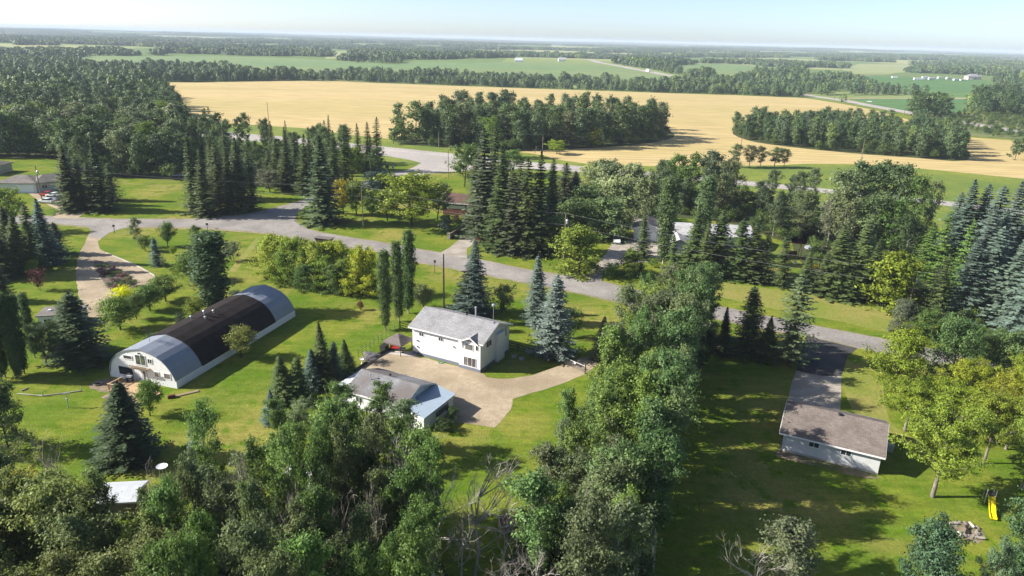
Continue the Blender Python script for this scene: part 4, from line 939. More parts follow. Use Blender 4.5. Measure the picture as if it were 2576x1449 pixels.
for i in range(7): b.tube([(4.7+.1*i*.5, 2.9, 6.6+.0*i), (5.9, 3.1, 6.6)], .02, 4) if i == 0 else b.tube([(4.6+i*.2, 2.5, 6.62), (4.6+i*.2, 3.5, 6.62)], .016, 4)
b.tube([(4.4, 3, 7.2), (6.2, 3, 7.2)], .02, 4); b.tube([(4.9, 2.5, 7.2), (4.9, 3.5, 7.2)], .016, 4); b.tube([(5.7, 2.5, 7.2), (5.7, 3.5, 7.2)], .016, 4); b.build('television_antenna', M['dark_metal'], barn)
# deck in front of the barn
dk = empty('deck', (-60.6+3.9*math.cos(QA), 96.5+3.9*math.sin(QA), 0), QA+R(-3), 'new lumber deck with reddish railing at the front of the round roofed barn', 'deck')
MB().box(0, 5.0, -4.2, -.25, .34, .42).build('platform', M['wood'], dk); MB().box(4.9, 7.3, -5.4, -1.6, .16, .24).build('step_platform', M['wood'], dk)
for x_, y_ in ((0.1, -.4), (.1, -2.3), (.1, -4.1), (1.7, -4.1), (3.3, -4.1)): MB().box(x_-.07, x_+.07, y_-.07, y_+.07, 0, 1.35).build('railing_post', M['cedar'], dk)
MB().box(.02, .18, -4.2, -.3, 1.36, 1.42).box(.0, 3.4, -4.2, -4.02, 1.425, 1.48).build('top_rail', M['wood'], dk)
MB().box(.07, .12, -4.1, -.4, .75, .83).box(.1, 3.3, -4.12, -4.07, .7, .78).build('mid_rail', M['cedar'], dk)
MB().box(.3, 1.9, -5.8, -4.3, .02, .08).box(2.2, 3.9, -5.4, -4.4, .1, .16).build('board', M['old_wood'], dk)
def bbq(x, y, rz, label):
    g = empty('barbecue', (x, y, .42), rz, label, 'barbecue'); MB().box(-.5, .5, -.28, .28, .55, .75).build('firebox', M['dark_metal'], g)
    MB().prism([(-.28, .76), (.28, .76), (.22, 1.0), (0, 1.1), (-.22, 1.0)], -.36, .36).build('lid', M['galv'], g); MB().box(-.42, -.36, -.25, .25, 0, .55).build('leg', M['dark_metal'], g); MB().box(.36, .42, -.25, .25, 0, .55).build('leg', M['dark_metal'], g)
bx_, by_ = -60.6+4.6*math.cos(QA)+1.0*math.sin(QA), 96.5+4.6*math.sin(QA)-1.0*math.cos(QA)
bbq(bx_, by_, QA+.3, 'silver lidded barbecue on the deck beside the barn window')
pl = at(432, 1001); tag(MB().box(-.5, .5, -.25, .25, 0, .35).box(-.42, .42, -.18, .18, .35, .5).build('planter_box', M['brick'], None, (*pl, 0), .4), 'reddish planter box at the foot of the lumber deck steps', 'planter')
pl = at(470, 992); tag(MB().box(-1.6, 1.6, -.14, .14, 0, .14).box(-1.4, 1.7, .2, .42, 0, .1).build('plank_stack', M['old_wood'], None, (*pl, 0), .6), 'weathered planks lying on the lawn right of the deck', 'planks')
tx, ty = at(247, 967); tag(MB().lathe([(.42, .02), (.62, .0), (.66, .1), (.62, .2), (.42, .18), (.36, .1), (.42, .02)], 0, 0, 18).build('tire', M['rock'], None, (tx, ty, 0)), 'pale old tire lying on dirt by the barn', 'tire')

# right garage
GA = R(-26.2)
gar = empty('garage', (35.65, 80.63, 0), GA, 'white garage with taupe shingle roof and two small windows at lower right', 'garage')
GL_, GW_, GE, GR = 11.5, 9.5, 2.72, 4.64
gable(gar, GL_, GW_, GE, GR, .42, 'grey_siding', 'shingle_taupe', None)
MB().box(-.04, GL_+.04, -.04, GW_+.04, 0, .28).build('footing', M['concrete'], gar)
window(gar, (3.2, 0, 1.55), *F_, 1.3, .78, 2); window(gar, (6.95, 0, 1.5), *F_, 1.3, .78, 2)
vent(gar, 6.2, GW_/2-.35, roof_z(GW_/2-.35, GW_, GE, GR), r_=.2)
MB().tube([(.05, -.15, 2.6), (.05, -.1, .2)], .06).build('downpipe', M['dark_metal'], gar)
MB().box(GL_+.01, GL_+.06, 6.5, 7.4, .1, 2.1).build('door', M['white'], gar)
MB().box(2, 6.9, GW_+.005, GW_+.05, .1, 2.3).build('overhead_door', M['white'], gar)
gx_, gy_ = gar.location.x+12.9*math.cos(GA)-6.9*math.sin(GA), gar.location.y+12.9*math.sin(GA)+6.9*math.cos(GA)
tag(MB().box(-.35, .35, -.45, .45, 0, .95).prism([(-.5, .95), (.5, .95), (.5, 1.0), (-.5, 1.1)], -.4, .4).build('utility_box', M['galv'], None, (gx_, gy_, 0), GA), 'pale utility box standing in shade right of the taupe roofed garage', 'utility box')

# brown-roofed neighbour
bh = empty('house', (-21.2, 206.4, 0), R(-11), 'bungalow with brown shingle roof and white front panels half hidden by trees', 'house')
gable(bh, 20, 9.5, 3.7, 5.4, .6, 'brick', 'shingle_brown', None)
MB().box(.2, 6.9, -.05, -.003, 1.9, 2.9).build('front_panel', M['white'], bh); MB().box(7.4, 8.2, -.06, -.004, .5, 3.0).build('door', M['dark_metal'], bh)
window(bh, (1.2, -.06, 2.95), *F_, 2.6, .65, 3); window(bh, (8.8, 0, 1.6), *F_, 1.8, 1.5, 2); MB().box(12.5, 14.2, -.03, -.003, .3, 3.0).build('front_panel', M['white'], bh); window(bh, (14.6, 0, 1.5), *F_, 2.2, 1.4, 2)
MB().box(12, 12.8, 5.5, 6.4, 4.2, 6.0).build('chimney', M['brick'], bh); MB().tube([(6, 5.5, 4.8), (6, 5.5, 6.0)], .06).build('flue', M['galv'], bh)
rw = A([Z2(1945, 795), Z2(2110, 690)]); rl_ = math.hypot(rw[1][0]-rw[0][0], rw[1][1]-rw[0][1])
wl_ = empty('retaining_wall', (*rw[0], 0), math.atan2(rw[1][1]-rw[0][1], rw[1][0]-rw[0][0]), 'brown board retaining wall with stone end post beside a gravel drive', 'wall')
MB().box(.3, rl_, -.12, .12, 0, 1.35).build('boards', M['old_wood'], wl_); MB().box(-.45, .3, -.4, .4, 0, 1.5).box(-.52, .36, -.46, .46, 1.5, 1.62).build('end_post', M['rock'], wl_)

# house among the spruces on the right
h2 = empty('house', (40.3, 177.4, 0), R(-5), 'pale roofed white house behind tall spruces across the road', 'house')
gable(h2, 21, 11, 3.4, 5.0, .5, 'grey_siding', 'shingle_white', .4)
b = MB().prism([(-1.2, 0), (4.6, 0), (4.6, 2.7), (1.7, 3.9), (-1.2, 2.7)], -7.5, -.02, 'y').build('wing_wall', M['grey_siding'], h2)
MB().prism([(-1.7, 2.52), (1.7, 3.93), (5.1, 2.52), (5.1, 2.66), (1.7, 4.08), (-1.7, 2.66)], -8.0, -.6, 'y').build('wing_roof', M['shingle_white'], h2)
window(h2, (.0, -7.5, .9), *F_, 1.2, 1.3, 2); window(h2, (2.6, -7.5, .9), *F_, 1.2, 1.3, 2); window(h2, (7, 0, 1.3), *F_, 2, 1.2, 3); window(h2, (12, 0, 1.3), *F_, 1.4, 1.2, 2)
hg = empty('garage', (39.0, 181.3, 0), R(80), 'grey gabled garage with dark roof left of the pale roofed house', 'garage')
gable(hg, 13, 7.2, 3.3, 4.7, .4, 'grey_siding', 'shingle_dim', None)
MB().box(-.06, -.004, 1.2, 5.9, .1, 2.5).build('overhead_door', M['white'], hg)

# left house
lh = empty('house', (-163.5, 219.6, 0), R(5), 'grey hip roofed bungalow with white garage door at the far left', 'house')
def hip(root, x0, x1, y0, y1, he, hr, oh, wallm, roofm):
    MB().box(x0, x1, y0, y1, 0, he).build('wall', M[wallm], root)
    X0, X1, Y0, Y1 = x0-oh, x1+oh, y0-oh, y1+oh; w_ = min(X1-X0, Y1-Y0)/2
    r0, r1 = ((X0+w_, (Y0+Y1)/2), (X1-w_, (Y0+Y1)/2)) if X1-X0 >= Y1-Y0 else (((X0+X1)/2, Y0+w_), ((X0+X1)/2, Y1-w_))
    vs_ = [(X0, Y0, he+.01), (X1, Y0, he+.01), (X1, Y1, he+.01), (X0, Y1, he+.01), (X0, Y0, he+.16), (X1, Y0, he+.16), (X1, Y1, he+.16), (X0, Y1, he+.16), (r0[0], r0[1], hr), (r1[0], r1[1], hr)]
    fs = [(0, 3, 2, 1), (0, 1, 5, 4), (1, 2, 6, 5), (2, 3, 7, 6), (3, 0, 4, 7)]
    fs += [(4, 5, 9, 8), (5, 6, 9), (6, 7, 8, 9), (7, 4, 8)] if X1-X0 >= Y1-Y0 else [(4, 5, 8), (5, 6, 9, 8), (6, 7, 9), (7, 4, 8, 9)]
    return MB().add(vs_, fs).build('roof', M[roofm], root)
hip(lh, 0, 12, 0, 9, 3.0, 4.9, .6, 'grey_siding', 'shingle_dim')
MB().box(6.3, 11.3, -.06, -.004, .05, 2.6).build('overhead_door', M['white'], lh)
b = MB(); c_, s_ = math.cos(R(45)), math.sin(R(45))
def rt(u, v, z): return (11.8+u*c_-v*s_, .4+u*s_+v*c_, z)
b.hexa([rt(0, 0, 0), rt(11, 0, 0), rt(11, 8, 0), rt(0, 8, 0)], [rt(0, 0, 2.9), rt(11, 0, 2.9), rt(11, 8, 2.9), rt(0, 8, 2.9)]).build('wing_wall', M['beige_siding'], lh)
b = MB(); vs_ = [rt(-.6, -.6, 2.92), rt(11.6, -.6, 2.92), rt(11.6, 8.6, 2.92), rt(-.6, 8.6, 2.92), rt(-.6, -.6, 3.06), rt(11.6, -.6, 3.06), rt(11.6, 8.6, 3.06), rt(-.6, 8.6, 3.06), rt(3.6, 4, 4.86), rt(7.4, 4, 4.86)]
b.add(vs_, [(0, 3, 2, 1), (0, 1, 5, 4), (1, 2, 6, 5), (2, 3, 7, 6), (3, 0, 4, 7), (4, 5, 9, 8), (5, 6, 9), (6, 7, 8, 9), (7, 4, 8)]).build('wing_roof', M['shingle_dim'], lh)
u_ = (c_, s_, 0); n_ = (s_, -c_, 0); window(lh, rt(1.6, 0, 1.1), u_, n_, 1.6, 1.1, 2); window(lh, rt(6.2, 0, 1.1), u_, n_, 1.2, 1.1, 2)
vent(lh, 6, 5, 4.4, 'roof_vent', .2, .4, 'galv')
lb = empty('house', (-196, 246, 0), R(-2), 'dim grey roofed building behind the far left bungalow', 'house'); hip(lb, 0, 13, 0, 10, 3.0, 5.0, .6, 'beige_siding', 'shingle_dim')
window(lb, (8, 0, 1), (1, 0, 0), (0, -1, 0), 1.6, 1.2, 2)
# flat roofed shed behind the poplars, white roofed shed, brown shed and campers in the front woods
q = at(100, 826); fs_ = empty('shed', (q[0], q[1], 0), R(14), 'low shed with flat grey roof beside the left poplars', 'shed')
MB().box(0, 6.5, 0, 4.2, 0, 2.2).build('wall', M['grey_siding'], fs_); MB().box(-.3, 6.8, -.3, 4.5, 2.2, 2.38).build('roof', M['shingle_dim'], fs_); MB().box(1, 1.5, 2, 2.5, 2.38, 2.6).build('roof_vent', M['white'], fs_); MB().box(3, 3.4, 1, 1.4, 2.38, 2.6).build('roof_vent', M['white'], fs_)
window(fs_, (.8, 0, .9), (1, 0, 0), (0, -1, 0), 1.2, .8, 2)
q = at(238, 1304); ws = empty('shed', (q[0], q[1], 0), R(8), 'shed with white metal roof under the lower left aspens', 'shed')
gable(ws, 4.4, 3.4, 1.9, 2.4, .2, 'old_wood', 'white_metal'); window(ws, (1, 0, .8), *F_, .9, .7, 2)
q = at(1262, 1345); bs = empty('shed', (q[0], q[1], 0), R(18), 'small board shed with reddish brown roof among the front trees', 'shed')
gable(bs, 2.3, 1.5, 1.1, 1.6, .12, 'wood', 'shingle_rust'); MB().box(.3, 1.0, -.05, -.004, .05, 1.0).build('door', M['old_wood'], bs)
def trailer(x, y, rz, L, w_, h, label, stripe=None, s=1, group=None):
    t = empty('travel_trailer', (x, y, float(terr(x, y))), rz, label, 'trailer', group)
    body = MB().prism([(-w_/2, .55), (w_/2, .55), (w_/2, h-.15), (w_/2-.2, h), (-w_/2+.2, h), (-w_/2, h-.15)], 0, L).build('body', M['white'], t, bevel=.06)
    if stripe: MB().box(.1, L-.1, -w_/2-.012, -w_/2-.004, 1.0, 1.2).build('stripe', M[stripe], t)
    for sx in (L*.45, L*.45+.8):
        for sy in (-w_/2+.12, w_/2-.12): MB().prism([(sx+.33*math.cos(k*.5236), .34+.33*math.sin(k*.5236)) for k in range(12)], sy-.1, sy+.1, 'y').build('wheel', M['black'], t)
    window(t, (.6, -w_/2, 1.5), (1, 0, 0), (0, -1, 0), 1.1, .6, 1, name='window'); window(t, (L-1.9, -w_/2, 1.5), (1, 0, 0), (0, -1, 0), 1.1, .6, 1)
    MB().box(L*.38, L*.38+.65, -w_/2-.03, -w_/2-.004, .65, 2.3).build('door', M['trim'], t); MB().tube([(L, -.3, .6), (L+1.1, 0, .55), (L, .3, .6)], .04).build('hitch', M['dark_metal'], t)
    MB().box(L*.4, L*.4+.7, -.35, .35, h, h+.22).build('air_conditioner', M['galv'], t)
    return t
q = at(735, 1218); trailer(q[0], q[1], R(-14), 7.0, 2.4, 2.9, 'white travel trailer parked under the trees at bottom centre')
q = at(985, 1225); trailer(q[0], q[1], R(-20), 3.0, 1.8, 2.0, 'short white camper under trees right of the larger trailer')
# far farmstead at the right
q = at(2447, 200.5); fh = empty('house', (q[0], q[1], float(terr(*q))), R(-2), 'distant cream house with grey hip roof beyond the dark green field', 'house'); hip(fh, -8, 14, 0, 14, 5.2, 9.6, 1, 'beige_siding', 'shingle_grey')
MB().box(-4, 0, -.1, -.01, .1, 3.6).build('overhead_door', M['white'], fh); window(fh, (3, 0, 1), (1, 0, 0), (0, -1, 0), 3, 2, 3)
q = at(2292, 173); lg = empty('house', (q[0], q[1], float(terr(*q))), R(-4), 'long low distant house with bright white roof', 'house'); gable(lg, 26, 14, 4, 7, .6, 'white_siding', 'white_metal')
for i, (px, py, L_, h_) in enumerate(((2243, 197, 9, 3.2), (2298, 201, 17, 3.5), (2319, 199, 9, 4.5), (2335, 201, 10, 4.2), (2358, 199, 8, 4), (2380, 200, 8, 4), (2398, 203, 10, 3), (2415, 203, 9, 2.4))):
    q = at(px, py); trailer(q[0], q[1], R(-6+i*3), L_, 3.4, h_, ('green trailer, largest of the row at the far farm', 'white trailer parked in the row at the far farm')[i != 1], s=1, group=None if i == 1 else 'white trailers parked in a row at the far farm')
for i, (px, py, lab) in enumerate(((1405, 154, 'white roofed distant house between green field and dark woods'), (1295, 156, 'small white building at the left end of the far green field'), (1720, 219, 'red roofed building hidden in the belt beyond the grain'), (1580, 154, 'low farm building beside the big dark spruces at the far field corner'))):
    q = at(px, py); fb = empty('house', (q[0], q[1], float(terr(*q))), R(5-10*(i % 2)), lab, 'house')
    gable(fb, 16, 9, 4, 8, .5, 'white_siding', ('shingle_white', 'white_metal', 'shingle_brown', 'shingle_dim')[i]); window(fb, (2, 0, 1), *F_, 3, 1.5, 2)

# ------------------------------------------------------------------ vehicles
def car(x, y, rz, paint, label, kind='car', L=4.6, group=None):
    """nose towards +x"""
    c = empty('parked_car' if kind == 'car' else kind, (x, y, float(terr(x, y))), rz, label, 'car' if kind == 'car' else 'truck', group); w = .9
    low = [(-L/2, .35), (L/2, .35), (L/2, .62), (L/2-.12, .82), (L*.2, .95), (-L/2+.1, 1.0), (-L/2, .85)]
    MB().prism(low, -w, w, 'y').build('body', M[paint], c, bevel=.05)
    if kind == 'car': cab = [(L*.24, .95), (L*.08, 1.42), (-L*.22, 1.45), (-L*.42, 1.0)]
    else: cab = [(L*.2, .95), (L*.10, 1.7), (-L*.16, 1.72), (-L*.2, 1.0)]
    MB().prism(cab, -w+.08, w-.08, 'y').build('windows', M['pane'], c)
    x0, x1, zr = (L*.07, -L*.21, 1.44) if kind == 'car' else (L*.09, -L*.16, 1.72)
    MB().box(x1, x0, -w+.1, w-.1, zr-.02, zr+.05).build('roof_panel', M[paint], c, bevel=.02)
    for sx in (-L*.31, L*.31):
        for sy in (-w+.08, w-.08):
            t = MB().prism([(sx+.33*math.cos(k*.4488), .33+.33*math.sin(k*.4488)) for k in range(14)], sy-.11, sy+.11, 'y').build('wheel', M['black'], c)
            MB().prism([(sx+.19*math.cos(k*.628), .33+.19*math.sin(k*.628)) for k in range(10)], sy-.12, sy+.12, 'y').build('rim', M['galv'], t)
    for sy in (-w+.2, w-.2): MB().box(L/2-.06, L/2+.02, sy-.16, sy+.16, .62, .76).build('headlight', M['trim'], c); MB().box(-L/2-.02, -L/2+.05, sy-.14, sy+.14, .7, .86).build('tail_light', M['red'], c)
    return c
for (px, py), rz, pt, lab in ((Z1(478, 362), 170, 'car_red', 'red car parked at the back by the far left bungalow'), (Z1(545, 372), 172, 'car_white', 'white car parked right behind the red car'), (Z1(520, 402), 172, 'car_silver', 'silver car between the white cars at far left'), (Z1(470, 432), 174, 'car_white', 'white car parked nearest the road at far left')):
    q = at(px, py); car(q[0], q[1], R(rz), pt, lab)
q = at(*Z3(1065, 845)); car(q[0], q[1]+2.2, R(-96), 'car_white', 'white pickup truck on the shaded driveway left of the grey garage', 'pickup_truck', 5.6)
q = at(*Z1(1765, 168)); car(q[0], q[1], R(10), 'car_silver', 'dim silver car parked in shade at the edge of the left woods')
q = at(1630, 181); tk = empty('delivery_truck', (q[0], q[1], float(terr(*q))), R(115), 'distant white box truck driving on the country road', 'truck'); MB().box(-5, 3, -1.7, 1.7, 1.0, 5.2).build('cargo_box', M['white'], tk); MB().box(3.1, 5.2, -1.5, 1.5, .8, 3.6).build('cab', M['car_white'], tk)
for sx in (-3.5, 4): MB().prism([(sx+.6*math.cos(k*.628), .6+.6*math.sin(k*.628)) for k in range(10)], -1.6, 1.6, 'y').build('wheels', M['black'], tk)
q = at(2187, 257); car(q[0], q[1], R(-30), 'car_white', 'white car at the gravel road junction beyond the grain field', L=5)

# ------------------------------------------------------------------ utility poles and wires
def upole(bx, by, ty, label, arm=True, trans=False, r_=.15):
    x, y = at(bx, by); h = height_to(x, y, ty)
    e = empty('utility_pole', (x, y, float(terr(x, y))), 0, label, 'utility pole')
    MB().tube([(0, 0, 0), (0, 0, h*.5), (0, 0, h)], [r_*1.15, r_, r_*.75], 8).build('post', M['pole'], e)
    if arm: MB().lathe([(.04, h-.02), (.09, h+.05), (.09, h+.2), (.03, h+.26)], 0, 0, 8).build('insulator', M['rock'], e); MB().box(-.1, .45, -.04, .04, h-1.0, h-.9).build('bracket', M['galv'], e)
    if trans: MB().lathe([(.2, h-2.4), (.27, h-2.3), (.27, h-1.5), (.2, h-1.4), (.06, h-1.25)], .36, -.1, 12).build('transformer', M['galv'], e)
    return (x, y, h)
u0 = upole(105, 500, 418, 'utility pole with transformer in front of the far left bungalow', True, True)
u1 = upole(914, 573, 470, 'wooden utility pole on the lawn below the yellow green trees')
u2 = upole(1418, 655, 538, 'utility pole rising from the round tree by the road', True, True)
u3 = upole(2283, 785, 684, 'wooden utility pole with silver transformer by the right hand woods', True, True)
upole(115, 657, 534, 'bare wooden pole beside the looped gravel driveway', False)
upole(1117, 788, 639, 'plain brown wooden pole behind the white house', False)
upole(934, 455, 416, 'short pole sticking up behind the spreading blue spruce', False, r_=.12)
upole(1128, 450, 376, 'thin utility pole beside the highway junction', False, r_=.12)
upole(1104, 372, 330, 'utility pole at the left end of the copse', False)
upole(1364, 398, 343, 'utility pole in front of the copse on the grain field')
upole(677, 318, 256, 'utility pole standing before the left half of the grain field', False)
upole(1859, 405, 346, 'utility pole beside four small trees at the grain strip', False)
upole(2165, 408, 350, 'leaning utility pole in front of the long grove', False)
upole(2097, 258, 235, 'distant utility pole at the gravel road junction', False, r_=.25)
upole(2274, 289, 267, 'distant utility pole along the country road', False, r_=.25)
def wire(name, pts, sag, label):
    b = MB()
    for a, c in zip(pts, pts[1:]):
        a, c = Vector(a), Vector(c); n = 14
        b.tube([a.lerp(c, k/n)-Vector((0, 0, sag*4*(k/n)*(1-k/n))) for k in range(n+1)], .02, 4)
    tag(b.build(name, M['wire']), label, 'power line')
run = [(-330, 205, 11.5), u0, u1, u2, u3, (170, 95, 12)]
wire('power_line', [(x, y, z+.15) for x, y, z in run], 1.1, 'upper of two thin wires strung across the road on wooden poles')
wire('power_line', [(x+.1, y, z-2.6) for x, y, z in run], 1.0, 'lower of two thin wires strung across the road on wooden poles')
wire('power_line', [(*at(1104, 372), 10.5), (*at(1364, 398), 10.5), (*at(1859, 405), 10.5), (*at(2165, 408), 11)], 1.4, 'thin wire along the edge of the grain field past the copse')

# ------------------------------------------------------------------ fences, gate, yard things
fp = A([Y2(1030, 690), Y2(1110, 640), Y2(1190, 585), Y2(1270, 530), Y2(1350, 475), Y2(1440, 410)])
fe = empty('wire_fence', (*fp[0], 0), 0, 'thin wire fence with slender posts along the lawn left of the gazebo', 'fence')
x0, y0 = fp[0]
for k in range(11):
    t = k/10*(len(fp)-1); i = min(int(t), len(fp)-2); u = t-i; x = fp[i][0]*(1-u)+fp[i+1][0]*u-x0; y = fp[i][1]*(1-u)+fp[i+1][1]*u-y0
    MB().tube([(x, y, 0), (x, y, 1.5)], .035, 5).build('post', M['dark_metal'], fe)
b = MB()
for z in (.3, .7, 1.1, 1.4): b.tube([(p[0]-x0, p[1]-y0, z) for p in fp], .008, 3)
b.build('wires', M['galv'], fe)
def rail_fence(pts, label, h=1.3, rails=3, mat='black_fence', name='board_fence'):
    x0, y0 = pts[0]; e = empty(name, (x0, y0, 0), 0, label, 'fence')
    for a, c in zip(pts, pts[1:]):
        L = math.hypot(c[0]-a[0], c[1]-a[1]); n = max(1, round(L/2.2)); an = math.atan2(c[1]-a[1], c[0]-a[0])
        for k in range(n+1): x = a[0]+(c[0]-a[0])*k/n-x0; y = a[1]+(c[1]-a[1])*k/n-y0; MB().box(-.07, .07, -.07, .07, 0, h+.1).build('post', M[mat], e, (x, y, 0), an)
        b = MB()
        for r__ in range(rails): z = h*(r__+1)/rails-.12; b.box(0, L, -.1, -.072, z, z+.14)
        b.build('rail', M[mat], e, (a[0]-x0, a[1]-y0, 0), an)
rail_fence(A([Y2(1450, 408), Y2(1580, 450)]), 'black board fence between the columnar poplars and the white house')
rail_fence(A([Y2(2500, 612), Y3(60, 640), Y3(210, 690), Y3(370, 745), Y3(525, 770)]), 'black board fence running from the house corner to the gate', 1.4)
g0, g1 = at(*Y3(530, 772)), at(*Y3(735, 860)); GLn = math.hypot(g1[0]-g0[0], g1[1]-g0[1])
gt = empty('farm_gate', (*g0, 0), math.atan2(g1[1]-g0[1], g1[0]-g0[0]), 'metal farm gate with white top bar closed across the gravel drive', 'gate')
MB().tube([(0, 0, 0), (0, 0, 1.7)], .09, 8).build('post', M['dark_metal'], gt); MB().tube([(GLn, 0, 0), (GLn, 0, 1.7)], .09, 8).build('post', M['dark_metal'], gt)
MB().tube([(.1, 0, 1.25), (GLn-.1, 0, 1.25)], .03, 6).build('top_bar', M['white'], gt)
b = MB()
for z in (.25, .5, .75, 1.0): b.tube([(.1, 0, z), (GLn-.1, 0, z)], .02, 5)
b.tube([(.1, 0, .25), (GLn/2, 0, 1.2), (GLn-.1, 0, .25)], .02, 5).build('bars', M['dark_metal'], gt)
MB().lathe([(.18, -.03), (.18, .03)], 0, 0, 14).build('round_sign', M['white'], gt, (GLn/2, -.08, 1.15)).rotation_euler = (R(90), 0, 0)
for (px, py), lab in ((Y3(22, 700), 'pale concrete septic lid nearer the house on the shaded lawn'), (Y3(98, 722), 'pale concrete septic lid farther right on the shaded lawn')):
    q = at(px, py); s = empty('concrete_riser', (*q, 0), 0, lab, 'septic lid'); MB().lathe([(.42, 0), (.44, .05), (.44, .42), (.36, .48)], 0, 0, 20).build('ring', M['concrete'], s); MB().lathe([(.3, .48), (.3, .56), (.22, .58)], 0, 0, 16).build('lid', M['rock'], s)
# gazebo with furniture
gz = empty('gazebo', (-18.75, 108.35, 0), HA, 'gazebo with brown grey canvas roof at the left corner of the white house', 'gazebo')
for sx in (-1.6, 1.6):
    for sy in (-1.6, 1.6): MB().tube([(sx, sy, 0), (sx, sy, 2.1)], .06, 6).build('post', M['dark_metal'], gz)
def pyr(b, a, z0, t, z1): return b.hexa([(-a, -a, z0), (a, -a, z0), (a, a, z0), (-a, a, z0)], [(-t, -t, z1), (t, -t, z1), (t, t, z1), (-t, t, z1)])
pyr(pyr(MB(), 1.85, 2.1, .55, 2.85), .65, 2.92, .05, 3.2).build('canopy', M['gazebo'], gz); MB().box(-1.87, 1.87, -1.89, -1.86, 1.88, 2.12).box(-1.87, 1.87, 1.86, 1.89, 1.88, 2.12).box(-1.89, -1.86, -1.87, 1.87, 1.88, 2.12).box(1.86, 1.89, -1.87, 1.87, 1.88, 2.12).build('valance', M['gazebo'], gz)
def loc(ox, oy, a, u, v): return (ox+u*math.cos(a)-v*math.sin(a), oy+u*math.sin(a)+v*math.cos(a))
q = loc(-18.75, 108.35, HA, -.8, .0); sf = empty('patio_sofa', (*q, 0), HA+R(20), 'red cushioned patio sofa under the gazebo', 'sofa')
MB().box(-.9, .9, -.35, .35, .15, .4).build('base', M['dark_metal'], sf); MB().box(-.85, .85, -.33, .2, .4, .55).build('seat_cushion', M['red'], sf, bevel=.04); MB().box(-.85, .85, .2, .38, .4, .95).build('back_cushion', M['red'], sf, bevel=.04)
q = loc(-18.75, 108.35, HA, .9, -.1); tb = empty('patio_table', (*q, 0), HA, 'dark round patio table under the gazebo', 'table'); MB().lathe([(.6, .7), (.6, .75)], 0, 0, 18).build('tabletop', M['galv'], tb); MB().lathe([(.3, 0), (.3, .04), (.05, .08), (.05, .7)], 0, 0, 10).build('pedestal', M['dark_metal'], tb)
q = loc(-18.75, 108.35, HA, -2.3, -.9); tag(MB().box(-.5, .5, -.6, .6, 0, .9).box(-.54, .54, -.64, .64, .9, .96).build('storage_box', M['dark_metal'], None, (*q, 0), HA), 'dark storage box at the left side of the gazebo', 'storage box')
# low retaining timber along the yard's left side, lavender, bird bath, hose
tw = A([Y2(1310, 640), Y2(1180, 710), Y2(1060, 800), Y2(920, 905)]); b = MB()
for a, c in zip(tw, tw[1:]):
    d = Vector((c[0]-a[0], c[1]-a[1])).normalized()*.12; n = Vector((-d.y, d.x))
    b.hexa([(a[0]-n.x, a[1]-n.y, 0), (c[0]-n.x, c[1]-n.y, 0), (c[0]+n.x, c[1]+n.y, 0), (a[0]+n.x, a[1]+n.y, 0)][::-1], [(a[0]-n.x, a[1]-n.y, .5), (c[0]-n.x, c[1]-n.y, .5), (c[0]+n.x, c[1]+n.y, .5), (a[0]+n.x, a[1]+n.y, .5)][::-1])
tag(b.build('retaining_timber', M['black_fence']), 'dark timber edging along the left side of the gravel yard', 'wall')
q = at(*Y2(1068, 765)); bb = empty('bird_bath', (*q, 0), 0, 'white bird bath beside the lavender bush', 'bird bath'); MB().lathe([(.2, 0), (.16, .1), (.08, .2), (.08, .7)], 0, 0, 12).build('pedestal', M['trim'], bb); MB().lathe([(.08, .7), (.3, .78), (.34, .86), (.28, .84), (.1, .78)], 0, 0, 16).build('bowl', M['trim'], bb)
q = at(*Y2(1860, 755)); b = MB()
for r__ in (.3, .36, .42): b.tube([(r__*math.cos(k*.35), r__*.8*math.sin(k*.35), .04+.03*(r__ > .33)) for k in range(19)], .03, 5, cap=False)
tag(b.tube([(.4, 0, .04), (.7, .3, .03), (.9, 1.0, .03), (1.0, 1.5, .5)], .025, 5).build('garden_hose', M['hose'], None, (*q, 0)), 'coiled green garden hose on the gravel in front of the white house', 'hose')
q = at(*Y2(1640, 665)); tag(MB().lathe([(.2, 0), (.4, .06), (.4, .3), (.15, .38)], 0, 0, 10).build('covered_grill', M['dark_metal'], None, (*q, 0)), 'dark covered fire bowl at the left corner of the white house', 'fire bowl')
# clothes-line post with cross head, disc stand, horseshoe edging rails
q = at(*Y1(690, 1205)); cp = empty('clothesline_post', (*q, 0), R(35), 'grey T shaped clothesline post with a boxy head on the left lawn', 'clothesline post'); MB().tube([(0, 0, 0), (0, 0, 2.2)], .07, 8).build('post', M['galv'], cp); MB().box(-.45, .45, -.06, .06, 2.1, 2.25).build('crossbar', M['galv'], cp); MB().box(-.14, .14, -.12, .02, 1.2, 1.5).build('reel', M['white'], cp)
q = at(*X1(1650, 480)); ds = empty('satellite_dish', (*q, 0), 0, 'white dish held flat on thin legs above a small planter on the lower left lawn', 'dish')
for k in range(3): MB().tube([(.55*math.cos(k*2.09), .55*math.sin(k*2.09), 0), (.3*math.cos(k*2.09), .3*math.sin(k*2.09), 1.75)], .025, 5).build('leg', M['galv'], ds)
MB().lathe([(.1, 1.7), (.4, 1.74), (.62, 1.84), (.64, 1.87), (.4, 1.78), (.08, 1.75)], 0, 0, 22).build('dish', M['white'], ds)
q2 = (q[0]+.1, q[1]+.05); plant('shrub', *q2, .7, 1.3, GG, 'small leafy planting under the white dish')
rp_ = A([Y1(175, 1068), Y1(430, 1090), Y1(820, 1040)]); e = empty('pole_edging', (*rp_[0], 0), 0, 'peeled pole edging lying along the left lawn', 'edging')
